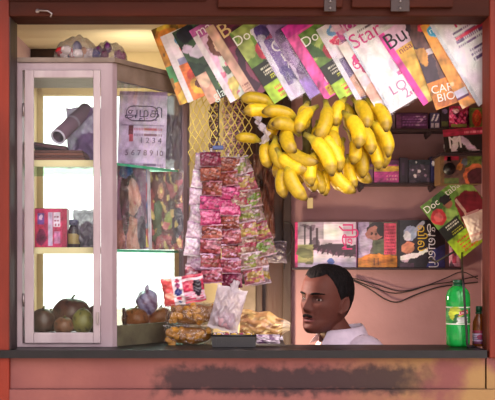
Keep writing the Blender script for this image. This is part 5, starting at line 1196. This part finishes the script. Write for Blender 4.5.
dg = bpy.context.evaluated_depsgraph_get(); ev = base.evaluated_get(dg); mm = ev.to_mesh()
co = np.empty(len(mm.vertices) * 3, np.float32); mm.vertices.foreach_get('co', co); co = co.reshape(-1, 3)
faces = [tuple(p.vertices) for p in mm.polygons]
ev.to_mesh_clear(); bpy.data.objects.remove(base)
inv = np.array(HM.inverted()); hl = co @ inv[:3, :3].T + inv[:3, 3]
SK = (88, 48, 40)
cols = np.tile(np.array(lin(SK)), (len(co), 1))
x, f, t = hl[:, 0] * 100, -hl[:, 1] * 100, hl[:, 2] / HH
lips = (np.abs(x) < 2.6) & (f > 7) & (((t - .205) / .042) ** 2 + (x / 2.7) ** 2 < 1); cols[lips] = lin((98, 50, 50))
mo = (np.abs(x) < 1.9) & (f > 7) & (np.abs(t - .203) < .012 * (1 - (x / 2.2) ** 2)); cols[mo] = lin((60, 28, 30))
stub = (t < .27) & (t > -.05) & (f > -1) & ~lips; cols[stub & False] = lin((92, 56, 46))
eyes = (f > 6) & (((np.abs(x) - 3.1) / 1.9) ** 2 + ((t - .5) / .055) ** 2 < 1); cols[eyes] = lin((66, 36, 31))
b = MB(); b.v = [tuple(v) for v in (co - np.array(man.location))]; b.f = faces; b.c = [tuple(c) for c in cols]; b.mi = [0] * len(faces); b.smooth = [True] * len(faces)
b.build('body', M['skin'], man)
ML = Vector(man.location)
def part(bld, name, m, par=None, world=False):
    bld.v = [tuple(((HM @ Vector(v)) if not world else Vector(v)) - ML) for v in bld.v]
    return bld.build(name, m, par or man)
# eyes, lids, brows
for sg in (1, -1):
    ec = head_pt(math.asin(min(1, 3.15 / 7.2)) * sg, .498); ec = Vector((sg * .0315, ec.y + .0062, .498 * HH))
    b = MB(); rot = Matrix.Rotation(R(10 * sg), 3, 'Z')
    gz = Vector((-.12, -1, -.05)).normalized()
    b.ellipsoid(ec, (.0135, .0108, .0062), nu=36, nv=28, rot=rot, cfun=lambda d: (16, 12, 12) if (d.x - .16) ** 2 + (d.z * .5) ** 2 < .05 and d.y < 0 else ((48, 28, 22) if (d.x - .16) ** 2 + (d.z * .5) ** 2 < .16 and d.y < 0 else (150, 132, 128)))
    part(b, 'eye', M['eye'])
    b = MB(); b.tube([ec + rot @ Vector((.0145 * math.cos(a), -.0085 * math.sin(a) ** .5 if math.sin(a) > 0 else 0, .0068 * math.sin(a) + .0005)) for a in np.linspace(.02, math.pi - .02, 13)], [.0012] + [.0024] * 11 + [.0012], 8, (70, 38, 32)); part(b, 'eyelid', M['skin'])
    b = MB(); pts = []
    for k in range(9):
        xx = 1.3 + k * .5; ph = math.asin(min(.98, xx / 7.3)); p = head_pt(ph * sg, .572 + .016 * math.sin(min(1, k / 6) * math.pi * .6)); pts.append(p + Vector((0, -.001, 0)))
    b.tube(pts, [.0018, .0034, .0038, .0038, .0036, .0033, .0028, .0022, .0012], 8); part(b, 'eyebrow', M['moustache'])
b = MB(); pts = []
for k in range(15):
    q = (k - 7) / 7; ph = q * .36; p = head_pt(ph, .262 - .022 * abs(q) ** 1.5); pts.append(p + Vector((0, -.0012, 0)))
b.tube(pts, [.0014 + .0042 * math.sqrt(max(0, 1 - ((k - 7) / 7.3) ** 2)) * (1 - .25 * (k == 7)) for k in range(15)], 10, flat=.8); part(b, 'moustache', M['moustache'])
b = MB(); b.tube([head_pt(q * .17, .2045 + .004 * abs(q)) + Vector((0, -.0012, 0)) for q in np.linspace(-1, 1, 7)], [.0008, .0018, .0022, .0022, .0022, .0018, .0008], 8); part(b, 'teeth', M['teeth'])
# hair shell
def hairline(ph):
    a = abs((math.degrees(ph) + 180) % 360 - 180)
    return np.interp(a, [0, 25, 42, 58, 70, 80, 90, 97, 104, 112, 125, 145, 180], [.80, .83, .87, .80, .70, .58, .44, .42, .56, .58, .30, .20, .16])
NU, NVV = 150, 60
vs = []; rs_ = random.Random(3)
for j in range(NVV):
    for i in range(NU):
        ph = 2 * math.pi * i / NU; tl = hairline(ph); q = j / (NVV - 1); t_ = tl + (1.0 - tl) * q
        off = .62 * min(1, q * 3.2 + .05) * (1 if t_ > .5 else .75) + .12 * math.sin(i * 1.9 + j * .35) * math.sin(i * .57 + j * .2)
        if t_ > .9: off += .35 * (t_ - .9) / .1
        p = head_pt(ph, t_, off, feat=False); p.z += .0075 * max(0, (t_ - .8) / .2); vs.append(p)
for i in range(NU): vs.append(head_pt(2 * math.pi * i / NU, hairline(2 * math.pi * i / NU) + .01, -.3, feat=False))
fs = []
for j in range(NVV - 1):
    for i in range(NU):
        i2 = (i + 1) % NU; fs.append((j * NU + i, j * NU + i2, (j + 1) * NU + i2, (j + 1) * NU + i))
o_ = NVV * NU
for i in range(NU):
    i2 = (i + 1) % NU; fs.append((i, o_ + i, o_ + i2, i2))
fs.append(tuple((NVV - 1) * NU + i for i in range(NU)))
b = MB(); b.add(vs, fs, smooth=True); part(b, 'hair', M['hair'])
# shirt and trousers follow the same joints, a little larger
k_ = ['pelvis', 'spine', 'chest', 'upper']
Js = {n: J[n] for n in k_}; Rs = {'pelvis': (.15, .125), 'spine': (.14, .115), 'chest': (.15, .115), 'upper': (.095, .088)}; Es = E[:3]
for s in 'LR':
    Js['sh' + s] = J['sh' + s]; Rs['sh' + s] = .075
    Js['el' + s] = tuple(Vector(J['sh' + s]).lerp(Vector(J['el' + s]), .8)); Rs['el' + s] = .062
    Es = Es + [('upper', 'sh' + s), ('sh' + s, 'el' + s)]
vs, fs = skin(Js, Es, Rs, 'pelvis'); b = MB(); b.add([BM @ v for v in vs], fs, smooth=True); shirt = part(b, 'shirt', M['shirt'], world=True)
# collar
b = MB(); nuc = 48
def ringp(a, r, z): 
    return BM @ Vector((r * 1.0 * math.sin(a), .018 - r * 1.05 * math.cos(a), z))
vs = []
for i in range(nuc + 1):
    a = R(24) + (2 * math.pi - 2 * R(24)) * i / nuc; fr = 1 - abs(i / nuc - .5) * 2
    hi = -.004 + .022 * fr
    for (r, z) in ((.074, -.045), (.070, hi - .012), (.069, hi), (.073, hi + .003), (.082, hi - .012), (.096 + .012 * (1 - fr), -.034 - .016 * (1 - fr))): vs.append(ringp(a, r, z))
fs = []
for i in range(nuc):
    for k in range(5): fs.append((i * 6 + k, (i + 1) * 6 + k, (i + 1) * 6 + k + 1, i * 6 + k + 1))
b.add(vs, fs, smooth=True); part(b, 'collar', M['shirt'], shirt, world=True)
Jt = {'pelvis': J['pelvis']}; Rt = {'pelvis': (.15, .122)}; Et = []
for s in 'LR':
    for n in ('hip', 'kn', 'an'): Jt[n + s] = J[n + s]
    Rt.update({'hip' + s: .1, 'kn' + s: .074, 'an' + s: .062}); Et += [('pelvis', 'hip' + s), ('hip' + s, 'kn' + s), ('kn' + s, 'an' + s)]
vs, fs = skin(Jt, Et, Rt, 'pelvis'); b = MB(); b.add([BM @ v for v in vs], fs, smooth=True); part(b, 'trousers', M['trousers'], world=True)
# the stool he sits on
sp_ = BM @ Vector(J['pelvis']); zs = sp_.z - .125
st = thing('stool', 'plain wooden stool under the seated man', 'stool', (sp_.x, sp_.y, .0205))
b = MB(); b.lathe([(0, zs - .06), (.17, zs - .06), (.175, zs - .05), (.175, zs - .035), (.168, zs - .028), (0, zs - .028)], sides=36); b.build('seat', M['stool'], st)
for k in range(4):
    a = R(45 + 90 * k); b = MB(); b.tube([(.15 * math.cos(a), .15 * math.sin(a), 0), (.11 * math.cos(a), .11 * math.sin(a), zs - .0605)], [.018, .016], 10); b.build('leg', M['stool'], st)
# ------------------------------------------------------------------ light and camera
w = bpy.data.worlds.new('sky'); SC.world = w; w.use_nodes = True
nt = w.node_tree; bg = nt.nodes['Background']
tc = N(nt, 'ShaderNodeTexCoord'); sp = N(nt, 'ShaderNodeSeparateXYZ'); L(nt, tc.outputs['Generated'], sp.inputs[0])
def lobe(d, a0, a1):
    vm = N(nt, 'ShaderNodeVectorMath'); vm.operation = 'DOT_PRODUCT'; L(nt, tc.outputs['Generated'], vm.inputs[0]); vm.inputs[1].default_value = Vector(d).normalized()
    m = N(nt, 'ShaderNodeMapRange'); m.interpolation_type = 'SMOOTHSTEP'; m.inputs['From Min'].default_value = math.cos(R(a0)); m.inputs['From Max'].default_value = math.cos(R(a1))
    L(nt, vm.outputs['Value'], m.inputs[0]); return m.outputs[0]
def over(c0, f, c1):
    m = N(nt, 'ShaderNodeMix'); m.data_type = 'RGBA'; L(nt, f, m.inputs['Factor'])
    if isinstance(c0, tuple): m.inputs['A'].default_value = c0
    else: L(nt, c0, m.inputs['A'])
    m.inputs['B'].default_value = c1; return m.outputs['Result']
c = over((.26, .2, .28, 1), lobe((.1, 1, .3), 95, 40), (2.6, 2.5, 2.45, 1))
c = over(c, lobe((.34, -1, .50), 42, 12), (3.9, 3.5, 3.5, 1))      # the bright part of the sky across the street
L(nt, c, bg.inputs[0]); bg.inputs[1].default_value = 1.0
sun = bpy.data.objects.new('sun', bpy.data.lights.new('sun', 'SUN')); COL.objects.link(sun)
sun.data.energy = 4.0; sun.data.angle = R(2); sun.data.color = (1, .93, .82); sun.rotation_euler = Vector((.35, -.75, -.75)).to_track_quat('-Z', 'Y').to_euler()
def area(name, loc, to, size, power, col, sy=None):
    l = bpy.data.lights.new(name, 'AREA'); l.energy = power; l.color = col; l.size = size
    if sy: l.shape = 'RECTANGLE'; l.size_y = sy
    o = bpy.data.objects.new(name, l); COL.objects.link(o); o.location = loc
    o.rotation_euler = (Vector(to) - Vector(loc)).to_track_quat('-Z', 'Y').to_euler(); return o
area('fill_below_counter', (-.05, .62, 1.0), (.5, .75, 1.2), .12, 7.0, (1, .80, .48))  # added warm fill, no fixture: lower wall and the man's lit side
area('fill_behind_sachets', (-.03, .40, 1.33), (.30, .36, 1.22), .07, 2.2, (1, .76, .66))  # added unseen fill that brightens the left of the man's face
area('fill_over_cabinet', (-.42, .62, 2.02), (-.40, 1.0, 2.12), .1, .9, (1, .86, .62))  # added bodiless fill for the cream wall above the cabinet
cam = bpy.data.objects.new('camera', bpy.data.cameras.new('camera')); COL.objects.link(cam); SC.camera = cam
cam.location = (0, -D, ZC); cam.rotation_euler = (R(90), 0, 0)
cam.data.sensor_fit = 'HORIZONTAL'; cam.data.sensor_width = 36; cam.data.lens = F / 495 * 36
cam.data.shift_y = (HY - 200) / 495; cam.data.clip_start = .05
SC.view_settings.view_transform = 'Standard'; SC.view_settings.look = 'None'; SC.view_settings.gamma = 1; SC.view_settings.use_curve_mapping = False
SC.view_settings.exposure = .35
SC.cycles.max_bounces = 10; SC.cycles.transparent_max_bounces = 24
